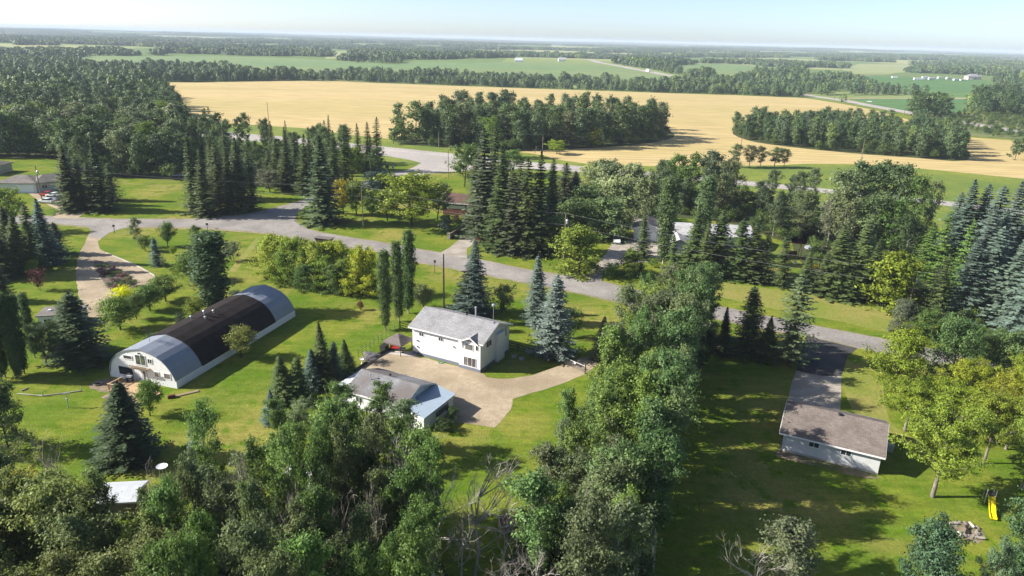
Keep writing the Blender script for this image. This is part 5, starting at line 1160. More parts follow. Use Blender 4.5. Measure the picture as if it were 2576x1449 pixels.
for a, c in zip(rp_, rp_[1:]): MB().tube([(a[0]-rp_[0][0], a[1]-rp_[0][1], .09), (c[0]-rp_[0][0], c[1]-rp_[0][1], .11)], .085, 6).build('pole', M['dead_wood'], e)
for i in (1, 2): MB().tube([(rp_[i][0]-rp_[0][0], rp_[i][1]-rp_[0][1], 0), (rp_[i][0]-rp_[0][0], rp_[i][1]-rp_[0][1], .75)], .06, 6).build('post', M['dead_wood'], e)
a, c = at(*Y1(215, 1040)), at(*Y1(285, 1010)); tag(MB().tube([(0, 0, .1), (c[0]-a[0], c[1]-a[1], .1)], .09, 6).build('log', M['dead_wood'], None, (*a, 0)), 'short peeled log lying behind the pole edging', 'log')
# playset with slide, fire pit
q = at(2487, 1272); q_ = at(2503, 1322); pt = empty('playset', (*q, 0), math.atan2(q_[1]-q[1], q_[0]-q[0]), 'playset with dark ladder tower and bright yellow slide at lower right', 'playset')
for sx in (0, 1.1):
    for sy in (-.45, .45): MB().tube([(-sx-.1, sy, 0), (-sx-.1, sy, 2.1)], .05, 6).build('post', M['galv'], pt)
MB().box(-1.25, .0, -.5, .5, 1.15, 1.22).build('platform', M['dark_metal'], pt)
b = MB()
for z in (.3, .6, .9): b.tube([(-1.2, -.45, z), (-1.2, .45, z)], .03, 5)
b.tube([(-.1, -.45, 1.7), (-1.2, -.45, 1.7)], .03, 5).tube([(-.1, .45, 1.7), (-1.2, .45, 1.7)], .03, 5).tube([(-1.2, -.45, 2.1), (-1.2, .45, 2.1)], .03, 5).build('ladder', M['dark_metal'], pt)
pth = [(0, 1.25), (.3, 1.2), (2.0, .3), (2.6, .18), (3.0, .2)]; b = MB()
for (u0_, z0_), (u1_, z1_) in zip(pth, pth[1:]):
    b.hexa([(u0_, -.27, z0_-.04), (u1_, -.27, z1_-.04), (u1_, .27, z1_-.04), (u0_, .27, z0_-.04)], [(u0_, -.27, z0_), (u1_, -.27, z1_), (u1_, .27, z1_), (u0_, .27, z0_)])
    for s_ in (-1, 1): b.hexa([(u0_, s_*.3-.03, z0_-.05), (u1_, s_*.3-.03, z1_-.05), (u1_, s_*.3+.03, z1_-.05), (u0_, s_*.3+.03, z0_-.05)], [(u0_, s_*.3-.03, z0_+.16), (u1_, s_*.3-.03, z1_+.16), (u1_, s_*.3+.03, z1_+.16), (u0_, s_*.3+.03, z0_+.16)])
b.build('slide', M['yellow'], pt)
q = at(*X4(2000, 1000)); fpit = empty('fire_pit', (*q, 0), 0, 'ring of pale rocks around a fire pit on the lower right lawn', 'fire pit')
sheet('ash_patch', [(q[0]+1.9*math.cos(k*.524)*RNG.uniform(.85, 1.1), q[1]+1.9*math.sin(k*.524)*RNG.uniform(.85, 1.1)) for k in range(12)], 4, M['dirt'])
import bmesh
def rock_mesh(seed, name='rock'):
    bm = bmesh.new(); bmesh.ops.create_icosphere(bm, subdivisions=2, radius=1); r_ = random.Random(seed); k = [r_.uniform(2, 4) for _ in range(6)]
    for v in bm.verts: v.co *= 1+.16*math.sin(v.co.x*k[0]+k[3])+.14*math.sin(v.co.y*k[1]+k[4])+.1*math.sin(v.co.z*k[2]*1.5+k[5]); v.co.z *= .62
    me = bpy.data.meshes.new(name); bm.to_mesh(me); bm.free(); me.materials.append(M['rock']); return me
ROCKS = [rock_mesh(s) for s in range(4)]
for k in range(17):
    o = bpy.data.objects.new('rock', ROCKS[k % 4]); link(o, fpit); a = k*.37+RNG.uniform(-.1, .1); r__ = RNG.uniform(.8, 1.75); s = RNG.uniform(.10, .24); o.location = (r__*math.cos(a), r__*math.sin(a), s*.4); o.scale = (s*1.5, s, s); o.rotation_euler = (0, 0, RNG.uniform(0, 6))
for k in range(3): MB().tube([(-.5+.25*k, -.5, .12), (.5-.2*k, .6, .3)], .07, 6).build('log', M['black_fence'], fpit)
for k in range(4): MB().tube([(1.2*math.cos(k*1.5+.4), 1.2*math.sin(k*1.5+.4), .16), (1.2*math.cos(k*1.5+.4)+.9*math.cos(k*1.5+1.6), 1.2*math.sin(k*1.5+.4)+.9*math.sin(k*1.5+1.6), .2)], .15, 8).build('log', M['dead_wood'], fpit)
# mailboxes, signs, black collection bin
q = at(*Z2(1330, 100)); mb = empty('community_mailbox', (*q, 0), R(-20), 'pair of grey community mailboxes on posts by the junction', 'mailbox'); MB().box(-1.1, .3, -.3, .3, .7, 2.0).build('cabinet', M['rock'], mb); MB().box(-.5, -.3, -.1, .1, 0, .7).build('post', M['dark_metal'], mb)
q = at(*Z2(1380, 97)); mb = empty('community_mailbox', (*q, 0), R(-20), 'smaller beige mailbox cabinet right of the grey pair', 'mailbox'); MB().box(-.3, .3, -.3, .3, .6, 1.7).build('cabinet', M['beige_siding'], mb); MB().box(-.08, .08, -.08, .08, 0, .6).build('post', M['dark_metal'], mb)
def sign(px, py, h, label, w_=.6, mat='dark_metal', hh=.5):
    q = at(px, py); s = empty('sign_post', (*q, 0), R(10), label, 'sign'); MB().box(-.05, .05, -.05, .05, 0, h).build('post', M['dark_metal'], s); MB().box(-w_/2, w_/2, -.09, -.055, h-hh, h).build('panel', M[mat], s)
sign(*Z1(1155, 735), 2.2, 'small dark sign post beside the looped driveway entrance'); sign(*Z1(2095, 748), 3.0, 'tall thin dark sign post on the left roadside lawn'); sign(*Z2(1800, 1135), 3.0, 'pale sign seen edge on beside the road above the white house', .5, 'rock', .6)
sign(*Z1(2583, 935), 1.7, 'short white marker post by the hedge at the road', .2, 'white', 1.2)
q = at(*Z2(690, 850)); bn = empty('collection_bin', (q[0], q[1], 0), R(-16), 'dark brown open bin with slanted sides behind the hedge by the road', 'bin')
MB().hexa([(-1.5, -.8, .1), (1.2, -.8, .1), (1.2, .8, .1), (-1.5, .8, .1)], [(-2.2, -1.0, 1.7), (2.2, -1.0, 1.7), (2.2, 1.0, 1.7), (-2.2, 1.0, 1.7)]).build('body', M['black_fence'], bn); MB().box(-2.35, 2.35, -1.1, 1.1, 1.72, 1.82).build('lid', M['gazebo'], bn)
# far yard playthings right
q = at(*Z4(250, 990)); sw = empty('garden_swing', (*q, 0), R(5), 'red framed garden swing on the sunny lawn behind the spruces', 'swing')
for sx in (-1.6, 1.6): MB().tube([(sx, -1, 0), (sx, 0, 4), (sx, 1, 0)], .09, 6).build('leg', M['red'], sw)
MB().tube([(-1.7, 0, 4), (1.7, 0, 4)], .09, 6).build('top_bar', M['red'], sw); MB().box(-1.1, 1.1, -.5, .4, .7, .85).box(-1.1, 1.1, .4, .55, .85, 1.8).build('seat', M['brick'], sw); MB().tube([(-1.1, 0, .85), (-1.1, 0, 4)], .03, 5).tube([(1.1, 0, .85), (1.1, 0, 4)], .03, 5).build('chains', M['galv'], sw)
q = at(*Z4(455, 918)); tp = empty('trampoline', (*q, 0), 0, 'round blue trampoline on the sunny lawn behind the spruces', 'trampoline'); MB().lathe([(2.0, .85), (2.3, .85), (2.3, .98), (2.0, .98)], 0, 0, 24).build('pad', M['car_silver'], tp); MB().lathe([(.01, .9), (2.0, .9), (2.0, .93)], 0, 0, 24).build('mat', M['black'], tp)
for k in range(4): MB().tube([(2.1*math.cos(k*1.57), 2.1*math.sin(k*1.57), 0), (2.1*math.cos(k*1.57), 2.1*math.sin(k*1.57), .85)], .05, 5).build('leg', M['galv'], tp)
q = at(*Z4(282, 1050)); ch = empty('lawn_chair', (*q, 0), .6, 'white lawn chair on the sunny lawn behind the spruces', 'chair'); MB().box(-.35, .35, -.35, .35, .38, .44).build('seat', M['trim'], ch); MB().box(-.35, .35, .3, .36, .44, 1.15).build('backrest', M['trim'], ch)
for sx in (-.3, .3):
    for sy in (-.3, .3): MB().box(sx-.03, sx+.03, sy-.03, sy+.03, 0, .38).build('leg', M['trim'], ch)
q = at(*Z4(470, 1085)); plant('shrub', *q, 1.0, 2.2, (.5, .42, .03), 'low bright yellow flower bush on the lawn behind the spruces')
strip('worn_track', [(654, 596), (640, 612), (622, 636), (600, 662), (584, 684)], 1.6, 1, M['dry_grass'])
# curb along the looped drive
cb = A([(267, 636), (285, 644), (312, 655), (335, 665), (357, 675), (372, 684), (386, 692), (392, 701)]); b = MB()
for a, c in zip(cb, cb[1:]):
    d = Vector((c[0]-a[0], c[1]-a[1])).normalized()*.13; n = Vector((-d.y, d.x))
    b.hexa([(a[0]-n.x, a[1]-n.y, 0), (a[0]+n.x, a[1]+n.y, 0), (c[0]+n.x, c[1]+n.y, 0), (c[0]-n.x, c[1]-n.y, 0)][::-1], [(a[0]-n.x, a[1]-n.y, .14), (a[0]+n.x, a[1]+n.y, .14), (c[0]+n.x, c[1]+n.y, .14), (c[0]-n.x, c[1]-n.y, .14)][::-1])
tag(b.build('curb', M['concrete']), 'white curb edging the right side of the looped driveway', 'curb')
# rocks and plants in the bed
bed = A([(240, 662), (248, 680), (268, 712), (285, 730), (300, 726), (338, 712), (322, 695), (298, 680), (262, 666)])
for k, (x, y) in enumerate(fill(bed, 26, .8, 31)):
    o = bpy.data.objects.new('rock', ROCKS[k % 4]); link(o); s = TR.uniform(.14, .34); o.location = (x, y, s*.3); o.scale = (s*1.3, s, s); o.rotation_euler = (0, 0, TR.uniform(0, 6)); tag(o, 'small grey rock in the teardrop planting bed', 'rock', 'rocks in the teardrop planting bed')
for k, (x, y) in enumerate(fill(bed, 34, 1.0, 57, [])):
    c_, lb = [((.09, .12, .04), 'low green plant in the teardrop bed'), ((.13, .07, .06), 'reddish low plant in the teardrop bed'), ((.20, .15, .13), 'pinkish grey low plant in the teardrop bed'), ((.05, .09, .03), 'dark green mound in the teardrop bed')][k % 4]
    plant('shrub', x, y, TR.uniform(.5, 1.1), TR.uniform(1.0, 1.9), c_, lb, lb[:lb.index(' in the')]+'s of the teardrop planting bed')

# ------------------------------------------------------------------ trees one by one
# left yard
T_('aspen', 347, 622, 548, 34, GG, 'thin pale leaved sapling left of the row by the road')
T_('apple', 422, 620, 559, 42, AG, 'round green tree third along the left roadside lawn')
T_('apple', 366, 632, 592, 36, MG, 'small yellowish tree at the foot of the thin sapling')
T_('aspen', 497, 628, 568, 36, AG, 'compact oval green tree on the roadside lawn, right of the round one', var=1)
T_('spruce', 395, 668, 598, 34, BS, 'small blue spruce alone on the left lawn')
T_('shrub', 411, 673, 652, 16, GG, 'tiny bluish shrub beside the small blue spruce')
T_('apple', 436, 642, 619, 20, LG, 'tiny light green bush on the lawn between the round trees')
T_('shrub', 483, 641, 616, 26, DG, 'small dark bush below the compact oval tree')
T_('apple', 480, 708, 638, 76, MG, 'fruit tree with yellowish leaves left of the big dark column tree')
T_('shrub', 432, 684, 672, 22, MG, 'ground hugging shrub near the yellowish fruit tree')
T_('shrub', 585, 656, 605, 56, GG, 'grey green bush right behind the big dark column tree')
T_('column', 541, 789, 588, 84, (.045, .075, .035), 'big dense dark column shaped tree behind the round roofed barn', var=0)
T_('apple', 417, 758, 696, 80, MG, 'spreading fruit tree nearest the yellowish one, right end of the row')
T_('apple', 378, 781, 716, 70, AG, 'fruit tree in the middle of the row beside the yellow bush')
T_('apple', 344, 803, 738, 46, AG, 'narrow fruit tree between its larger neighbours in the row')
T_('apple', 303, 829, 750, 92, MG, 'largest fruit tree at the lower left end of the row')
T_('shrub', 312, 758, 721, 56, (.40, .43, .02), 'bright golden yellow bush above the fruit trees')
T_('shrub', 333, 720, 705, 28, DG, 'dark round bush at the tip of the teardrop bed')
T_('apple', 490, 806, 752, 54, LG, 'small lime green tree touching the back wall of the barn')
T_('shrub', 455, 822, 786, 26, (.06, .085, .05), 'small dark cone bush beside the barn roof')
T_('shrub', 592, 757, 730, 34, GG, 'grey green bush at the back end of the barn')
T_('shrub', 645, 752, 738, 50, (.17, .17, .09), 'low pale tangle of brush behind the barn')
T_('shrub', 396, 862, 840, 60, AG, 'low green creeper patch left of the barn roof')
T_('shrub', 100, 732, 676, 42, (.07, .028, .026), 'dark red leaved shrub on the far left lawn')
T_('apple', 83, 693, 654, 34, LG, 'small lime yellow tree just above the dark red shrub')
T_('maple', 22, 585, 476, 92, MG, 'light green round tree at the left edge above the dark conifers')
for bx, by, ty, w, c, l in ((12, 700, 560, 70, SP, 'dark spruce touching the left edge beside the curved drive'), (52, 690, 540, 66, SP, 'second dark spruce from the left edge by the drive'), (88, 682, 515, 62, SP, 'tallest dark spruce of the left roadside clump'), (122, 662, 502, 70, (.05, .08, .07), 'bluish spruce at the right of the left roadside clump'),
    (30, 640, 520, 60, SP, 'dark spruce behind the clump by the left edge'), (150, 640, 560, 50, SP, 'small dark spruce nearest the driveway entrance'), (8, 760, 640, 50, SP, 'low dark spruce at the bottom of the left clump')):
    T_('spruce', bx, by, ty, w, c, l)
# conifers in front of the left wood
for i, (bx, by, ty, w) in enumerate(((183, 530, 368, 70), (212, 524, 398, 58), (262, 531, 362, 64), (237, 515, 408, 50), (285, 505, 410, 46))):
    T_('spruce', bx, by, ty, w, SP, ('tall dark spruce at the left of the pair by the lawn shadows', 'dark spruce wedged between the taller pair', 'tallest dark spruce right of the pair by the lawn', 'smaller spruce behind the pair', 'slim spruce at the right rear of the pair')[i])
g_ = 'dark spruces between the lawn and the road'
for i, (bx, by, ty, w) in enumerate(((498, 537, 345, 62), (520, 545, 372, 54), (556, 530, 360, 56), (585, 535, 385, 54), (612, 532, 348, 58), (638, 528, 380, 50), (545, 505, 352, 50), (600, 500, 350, 50))):
    T_('spruce', bx, by, ty, w, SP, 'dark spruce, %s from the left in the %s row between two sunny lawns' % (ORD[i % 6], 'front' if i < 6 else 'rear'), g_)
for i, (bx, by, ty, w) in enumerate(((680, 462, 378, 40), (697, 470, 352, 48), (722, 478, 345, 50), (745, 472, 335, 46), (770, 488, 340, 50), (842, 480, 330, 46), (868, 470, 320, 44), (905, 425, 312, 34), (927, 430, 308, 36), (948, 430, 296, 38))):
    T_('spruce', bx, by, ty, w, SP, 'dark spruce, %s from the left in the row left of the road junction' % ORD[i], 'dark spruces left of the road junction')
T_('spruce', 815, 562, 345, 88, (.045, .065, .03), 'very tall spruce with wide skirts at the inner bend of the road')
T_('maple', 680, 484, 428, 62, (.12, .13, .085), 'grey leaved round tree on the upper left lawn')
T_('maple', 887, 465, 366, 70, LG, 'bright yellow green tree left of the highway junction'); T_('maple', 942, 445, 372, 56, DG, 'dark green tree just right of the bright yellow green one')
T_('bushy', 960, 487, 430, 104, (.04, .065, .05), 'low wide spreading dark blue evergreen near the junction')
T_('apple', 864, 540, 452, 52, (.24, .22, .03), 'tree with orange yellow top beside the very tall spruce'); T_('apple', 897, 540, 455, 62, MG, 'green and yellow tree left of the lawn pole'); T_('apple', 935, 545, 480, 50, AG, 'dark green tree behind the lawn pole')
T_('maple', 1035, 566, 430, 176, (.14, .19, .03), 'large wide yellow green tree in front of the brown roofed house'); T_('maple', 975, 556, 480, 84, MG, 'rounded green tree joined to the left of the large yellow green one'); T_('maple', 1100, 555, 462, 78, GG, 'greyish green tree joined to the right of the large one')
T_('maple', 1168, 470, 358, 84, AG, 'round dark green tree right of the highway junction')
T_('shrub', 1122, 585, 538, 48, (.045, .065, .06), 'dark bluish round evergreen bush by the brown roofed house')
T_('shrub', 1150, 553, 540, 26, (.2, .1, .1), 'low flower bush at the foot of the brown roofed house wall')
T_('shrub', 1205, 615, 598, 34, (.12, .075, .045), 'rusty low bush beside the pale gravel drive')
T_('shrub', 760, 552, 530, 20, MG, 'grassy clump at the inner corner of the road bend')
# tall spruces in the middle
for i, (bx, by, ty, w, c) in enumerate(((1222, 600, 325, 96, (.045, .06, .035)), (1198, 590, 392, 70, SP), (1255, 628, 372, 84, SP), (1290, 636, 425, 78, (.05, .062, .035)), (1322, 640, 398, 70, SP), (1350, 640, 385, 74, SP), (1385, 560, 402, 60, SP), (1415, 540, 412, 66, (.045, .055, .032)), (1443, 535, 432, 74, (.045, .05, .03)), (1238, 560, 320, 70, SP), (1305, 580, 400, 60, SP), (1270, 560, 390, 60, SP))):
    T_('spruce', bx, by, ty, w, c, ('tallest spruce, rising over the middle of the photo', 'shorter spruce on the left flank of the tallest one', 'wide dark spruce right in front of the tallest one', 'drooping olive spruce right of the wide dark one', 'slim dark spruce in the middle group', 'spruce at the right front of the middle group', 'narrow spruce behind the middle group', 'spruce rising beside the grey green willows', 'broad blackish spruce nearest the grey green willows', 'twin top directly behind the tallest spruce', 'spruce hidden in the heart of the middle group', 'dark spruce at the back of the middle group')[i])
T_('aspen', 1235, 395, 292, 56, MG, 'pale green poplar standing between the copse and the tallest spruce'); T_('maple', 1285, 440, 375, 84, AG, 'green leafy tree behind the middle spruces')
# willows and round trees
for i, (bx, by, ty, w, c, k) in enumerate(((1525, 510, 400, 120, WG, 'maple'), (1590, 520, 410, 110, WG, 'maple'), (1490, 480, 408, 80, (.17, .2, .08), 'maple'), (1560, 560, 445, 150, WG, 'maple'), (1470, 560, 465, 110, (.10, .15, .06), 'maple'), (1530, 600, 500, 120, (.09, .13, .055), 'maple'), (1400, 640, 545, 84, (.10, .15, .06), 'maple'), (1620, 580, 440, 90, GG, 'maple'), (1440, 590, 500, 100, (.09, .14, .05), 'maple'))):
    T_('bushy', bx, by, ty, w, c, ('pale willow at the back left of the willow group', 'pale willow at the back right of the willow group', 'yellowish willow nearest the highway', 'widest silvery willow in the centre of the group', 'mid green tree on the left of the willow group', 'green tree in front of the widest willow', 'tree with fine pale leaves left of the round roadside tree', 'grey green willow beside the dark gap above the garage', 'full green tree behind the round roadside tree')[i])
T_('bushy', 1457, 690, 572, 138, (.12, .17, .03), 'round yellow tinged tree standing at the roadside by the shaded driveway')
T_('bushy', 1583, 695, 628, 62, MG, 'round bush like tree at the right of the shaded driveway'); T_('shrub', 1538, 698, 660, 46, AG, 'low dark bush at the mouth of the shaded driveway'); T_('shrub', 1640, 672, 648, 36, MG, 'low leafy bush in front of the grey garage'); T_('shrub', 1610, 690, 660, 30, DG, 'dark low bush behind the round driveway bush')
T_('column', 1668, 664, 446, 44, (.07, .11, .045), 'tall slender poplar just right of the grey garage', var=0); T_('column', 1758, 640, 440, 46, (.075, .11, .05), 'tall slender poplar behind the pale roofed house', var=1)
for i, (bx, by, ty, w, c) in enumerate(((1617, 652, 528, 40, SL), (1690, 682, 590, 30, SL), (1737, 688, 522, 66, SL), (1800, 688, 525, 76, SL), (1850, 700, 552, 72, SL), (1888, 705, 560, 70, SP), (1916, 708, 590, 56, SP), (1964, 722, 596, 50, SP), (2024, 732, 632, 50, SL), (2095, 742, 575, 90, SL), (2150, 750, 560, 80, SL), (2130, 752, 640, 70, SL), (1770, 700, 560, 46, SP), (2060, 740, 640, 44, SP), (2185, 735, 600, 60, SP), (2160, 620, 490, 60, SP))):
    T_('spruce', bx, by, ty, w, c, ('slim ragged spruce in front of the grey garage', 'smallest spruce standing before the pale roofed house', 'spruce hiding the middle of the pale roofed house', 'broad spruce hiding the right side of the pale roofed house', 'broad spruce two to the right of the pale roofed house', 'dark spruce right of the broad ones', 'dark spruce next to the sunny back lawn', 'slim spruce in front of the sunny back lawn', 'short spruce right of the sunny back lawn', 'wide layered spruce left of the bright yellow green tree', 'spruce with a brownish tip behind the wide layered one', 'low spruce between the wide one and the bright tree', 'dark spruce squeezed between two broad ones', 'dark small spruce near the garden swing', 'spruce in shade left of the bright tree', 'dark spruce rising inside the big aspen mass')[i])
wood(WOODS['behind'], 22, 5, 12, [(4, 'aspen', (.075, .105, .05), 'aspen in the clump behind the pale roofed house', 'clump'), (2, 'maple', (.10, .125, .055), 'bushy olive tree behind the pale roofed house', 'bushy')], (9, 15), None, 'trees behind the pale roofed house', place=PLACE_BEHIND)
for i, (bx, by, ty, w) in enumerate(((1700, 520, 388, 60), (1740, 525, 385, 62), (1785, 530, 378, 66), (1670, 500, 400, 50), (1815, 500, 400, 56))):
    T_('aspen', bx, by, ty, w, (.075, .10, .055) if i > 1 else AG, 'tall aspen, %s of the row between willows and highway' % ('second', 'middle one', 'fourth', 'leftmost', 'rightmost')[i], 'tall aspens between the willows and the highway')
# big aspens and blue spruces at the right
for i, (bx, by, ty, w, c) in enumerate(((2095, 600, 425, 80, GG), (2140, 590, 405, 90, (.075, .115, .05)), (2190, 590, 402, 92, (.07, .11, .045)), (2240, 600, 410, 84, (.07, .105, .05)), (2280, 610, 440, 70, AG), (2115, 640, 470, 84, GG), (2170, 650, 480, 90, (.08, .12, .05)), (2230, 660, 500, 90, AG), (2270, 680, 540, 80, DG), (2080, 620, 500, 60, (.11, .12, .08)), (2325, 590, 452, 46, GG), (2060, 600, 540, 50, (.12, .14, .07)), (2010, 600, 530, 60, (.11, .14, .06)), (1960, 590, 520, 60, GG))):
    T_('aspen', bx, by, ty, w, c, ('greyish aspen at the back left of the tall right hand stand', 'highest aspen of the tall right hand stand', 'aspen right of the highest one in the tall stand', 'aspen at the back right of the tall stand', 'right end aspen of the tall stand', 'greyish aspen at the front left of the tall stand', 'aspen at the front centre of the tall stand', 'aspen at the front right of the tall stand', 'darkest low aspen at the right foot of the tall stand', 'pale aspen beside the thin white dead trunk', 'small greyish aspen behind the feathery conifers', 'olive aspen just left of the white dead trunk', 'olive aspen on the left flank of the tall stand', 'greyish low aspen farthest left of the tall stand')[i], 'tall grey green aspens at the right')
T_('bushy', 2235, 770, 640, 150, (.14, .185, .028), 'bright yellow green tree at the edge of the dry grass at right')
T_('pine', 2345, 745, 535, 80, (.07, .12, .03), 'feathery light green conifer right of the grey green aspens'); T_('pine', 2395, 765, 552, 70, (.07, .115, .03), 'second feathery green conifer, nearer the blue spruces'); T_('pine', 2320, 700, 560, 70, (.075, .12, .03), 'leaning feathery green conifer behind the bright tree'); T_('pine', 2352, 800, 640, 70, SL, 'dull green conifer right of the utility pole')
for i, (bx, by, ty, w) in enumerate(((2385, 640, 486, 56), (2412, 650, 455, 66), (2448, 650, 464, 62), (2480, 670, 470, 72), (2518, 680, 460, 76), (2562, 690, 474, 76), (2440, 740, 520, 66), (2490, 740, 530, 66), (2540, 745, 540, 70), (2462, 800, 572, 76), (2528, 820, 600, 84), (2570, 850, 575, 84), (2415, 800, 610, 60), (2495, 800, 640, 56), (2600, 760, 500, 80))):
    T_('spruce', bx, by, ty, w*1.25, BS if i not in (9, 10) else (.09, .12, .095), 'blue spruce, %s from the left in the %s row at the right edge' % (ORD[(0, 1, 2, 3, 4, 5, 0, 1, 2, 1, 3, 4, 0, 2, 6)[i]], 'back' if i in (0, 1, 2, 3, 4, 5, 14) else 'middle' if i in (6, 7, 8) else 'front'), 'blue spruces at the right edge')
T_('bushy', 2262, 835, 755, 66, (.10, .12, .075), 'grey green bushy tree at the foot of the transformer pole'); T_('bushy', 2330, 850, 778, 74, AG, 'green bushy tree right of the transformer pole'); T_('shrub', 2375, 840, 800, 46, DG, 'dark bush in front of the blue spruces'); T_('shrub', 2540, 860, 838, 60, OG, 'olive brush on the dry bank at the right edge')
T_('bushy', 2252, 962, 830, 150, (.14, .19, .03), 'yellow green tree right of the dark driveway apron'); T_('bushy', 2395, 960, 800, 130, (.07, .13, .045), 'blue green tree behind the yellow green ones at right'); T_('bushy', 2520, 960, 830, 120, (.08, .125, .045), 'mid green tree at the right edge above the yellow tree'); T_('bushy', 2450, 900, 820, 90, AG, 'deep green tree at the back right')
T_('maple', 2378, 1100, 965, 130, (.145, .195, .03), 'yellow green tree filling the gap above the big spreading one'); T_('maple', 2560, 1040, 900, 120, (.15, .195, .03), 'yellow green tree behind the one cut by the right edge'); T_('maple', 2275, 1084, 958, 150, (.145, .195, .03), 'yellow green tree with bare lower trunk right of the garage drive'); T_('maple', 2420, 1060, 912, 130, (.175, .21, .03), 'brightest yellow topped tree at right'); T_('maple', 2530, 1130, 930, 150, (.18, .215, .03), 'large yellow tree cut by the right edge'); T_('maple', 2345, 1250, 1018, 225, (.135, .185, .03), 'big spreading tree with pale leaning trunk over the lower right lawn', var=1); T_('maple', 2570, 1230, 1010, 140, (.11, .155, .032), 'green tree beside the playset cut by the right edge'); T_('maple', 2475, 1165, 985, 150, (.14, .185, .03), 'yellow green tree right behind the big spreading one')
T_('bushy', 2315, 1560, 1322, 170, (.055, .10, .05), 'rounded dark blue green tree at the bottom right'); T_('bushy', 2580, 1500, 1225, 170, (.055, .10, .045), 'large dark green tree filling the lower right corner'); T_('maple', 2455, 1600, 1365, 100, (.10, .14, .075), 'greyish small leaved tree by the lower right corner')
T_('aspen', 1985, 1560, 1300, 170, (.10, .122, .062), 'sparse grey leaved aspen at the bottom right of centre', var=2)
# middle belt evergreens
T_('pine', 1985, 915, 690, 128, (.075, .10, .05), 'large open branched pale conifer beside the driveway apron', var=0)
for i, (bx, by, ty, w, c) in enumerate(((1880, 895, 724, 82, SP), (1817, 892, 775, 46, (.03, .045, .02)), (1660, 880, 728, 56, SL), (1700, 870, 680, 50, SL), (1770, 860, 670, 50, SP), (1500, 1060, 915, 60, SL), (1560, 1020, 930, 50, (.07, .08, .04)), (1926, 905, 800, 60, SP))):
    T_('spruce', bx, by, ty, w, c, ('dark spruce between the pale conifer and the aspen belt', 'smaller blackish spruce at the right end of the aspen belt', 'spruce poking out at the upper left of the aspen belt', 'slim spruce tip above the aspen belt by the road', 'taller spruce tip above the aspen belt by the road', 'spruce beside the gravel drive at the left of the belt', 'brownish spruce just behind the gate', 'dark spruce under the pale conifer')[i])
for i, (bx, by, ty, w, c) in enumerate(((1350, 815, 645, 60, (.08, .105, .09)), (1390, 895, 694, 96, (.115, .145, .125)), (1188, 790, 607, 92, (.07, .095, .078)))):
    T_('spruce', bx, by, ty, w, c, ('slim blue grey spruce behind the pale blue one', 'large pale blue spruce right of the white house', 'broad bluish spruce directly behind the white house')[i])
T_('spruce', 1510, 905, 798, 44, (.06, .075, .03), 'narrow drooping olive conifer left of the aspen belt', lod='near')
T_('shrub', 1434, 850, 772, 56, DG, 'dark green bush at the right of the pale blue spruce'); T_('shrub', 1530, 838, 814, 24, GG, 'little grey bush on the lawn left of the aspen belt'); T_('shrub', 1268, 786, 712, 62, (.10, .12, .055), 'olive round bush right behind the white house'); T_('shrub', 1066, 776, 716, 58, (.09, .12, .045), 'round green bush beside the columnar poplars')
T_('shrub', 1166, 785, 740, 50, (.05, .09, .05), 'dark low bush in front of the broad bluish spruce'); T_('shrub', 907, 780, 758, 18, (.14, .07, .04), 'tiny brownish shrub on the open lawn')
for bx, by, ty, w, v, l in ((970, 830, 630, 32, 0, 'columnar poplar standing nearest the wire fence'), (1004, 808, 605, 34, 1, 'middle one of three columnar poplars'), (1028, 788, 582, 34, 0, 'tallest and rearmost of three columnar poplars')):
    T_('column', bx, by, ty, w, (.06, .10, .035), l, var=v)
# hedge of round maples
for i, (bx, by, ty, w, c) in enumerate(((690, 700, 592, 104, (.185, .24, .042)), (735, 705, 598, 92, (.18, .235, .04)), (770, 700, 604, 80, (.165, .225, .04)), (800, 722, 608, 92, (.18, .24, .042)), (850, 715, 604, 96, (.20, .245, .035)), (840, 735, 660, 70, (.09, .14, .04)), (912, 742, 622, 108, (.22, .26, .035)), (770, 728, 660, 70, (.08, .13, .04)), (880, 700, 630, 60, (.17, .22, .03)))):
    T_('bushy', bx, by, ty, w, c, ('round tree at the left end of the hedge along the road', 'second round tree from the left of the roadside hedge', 'tree at the dip in the roadside hedge', 'tree left of centre in the roadside hedge', 'tall round tree right of centre in the roadside hedge', 'low dark tree on the lawn side of the hedge', 'brightest yellow green tree at the right end of the hedge', 'bushy green tree on the lawn side, left of centre', 'tree tucked behind the bright right end of the hedge')[i], lod='near')
for bx, by, ty, w, l in ((715, 712, 625, 80, 'low bush filling the hedge between its first two round trees'), (752, 716, 630, 74, 'low bush filling the dip of the roadside hedge'), (826, 728, 640, 80, 'low bush in the middle front of the roadside hedge'), (876, 735, 645, 76, 'low bush beside the bright right end of the hedge')):
    T_('bushy', bx, by, ty, w, (.13, .19, .038), l, lod='near')
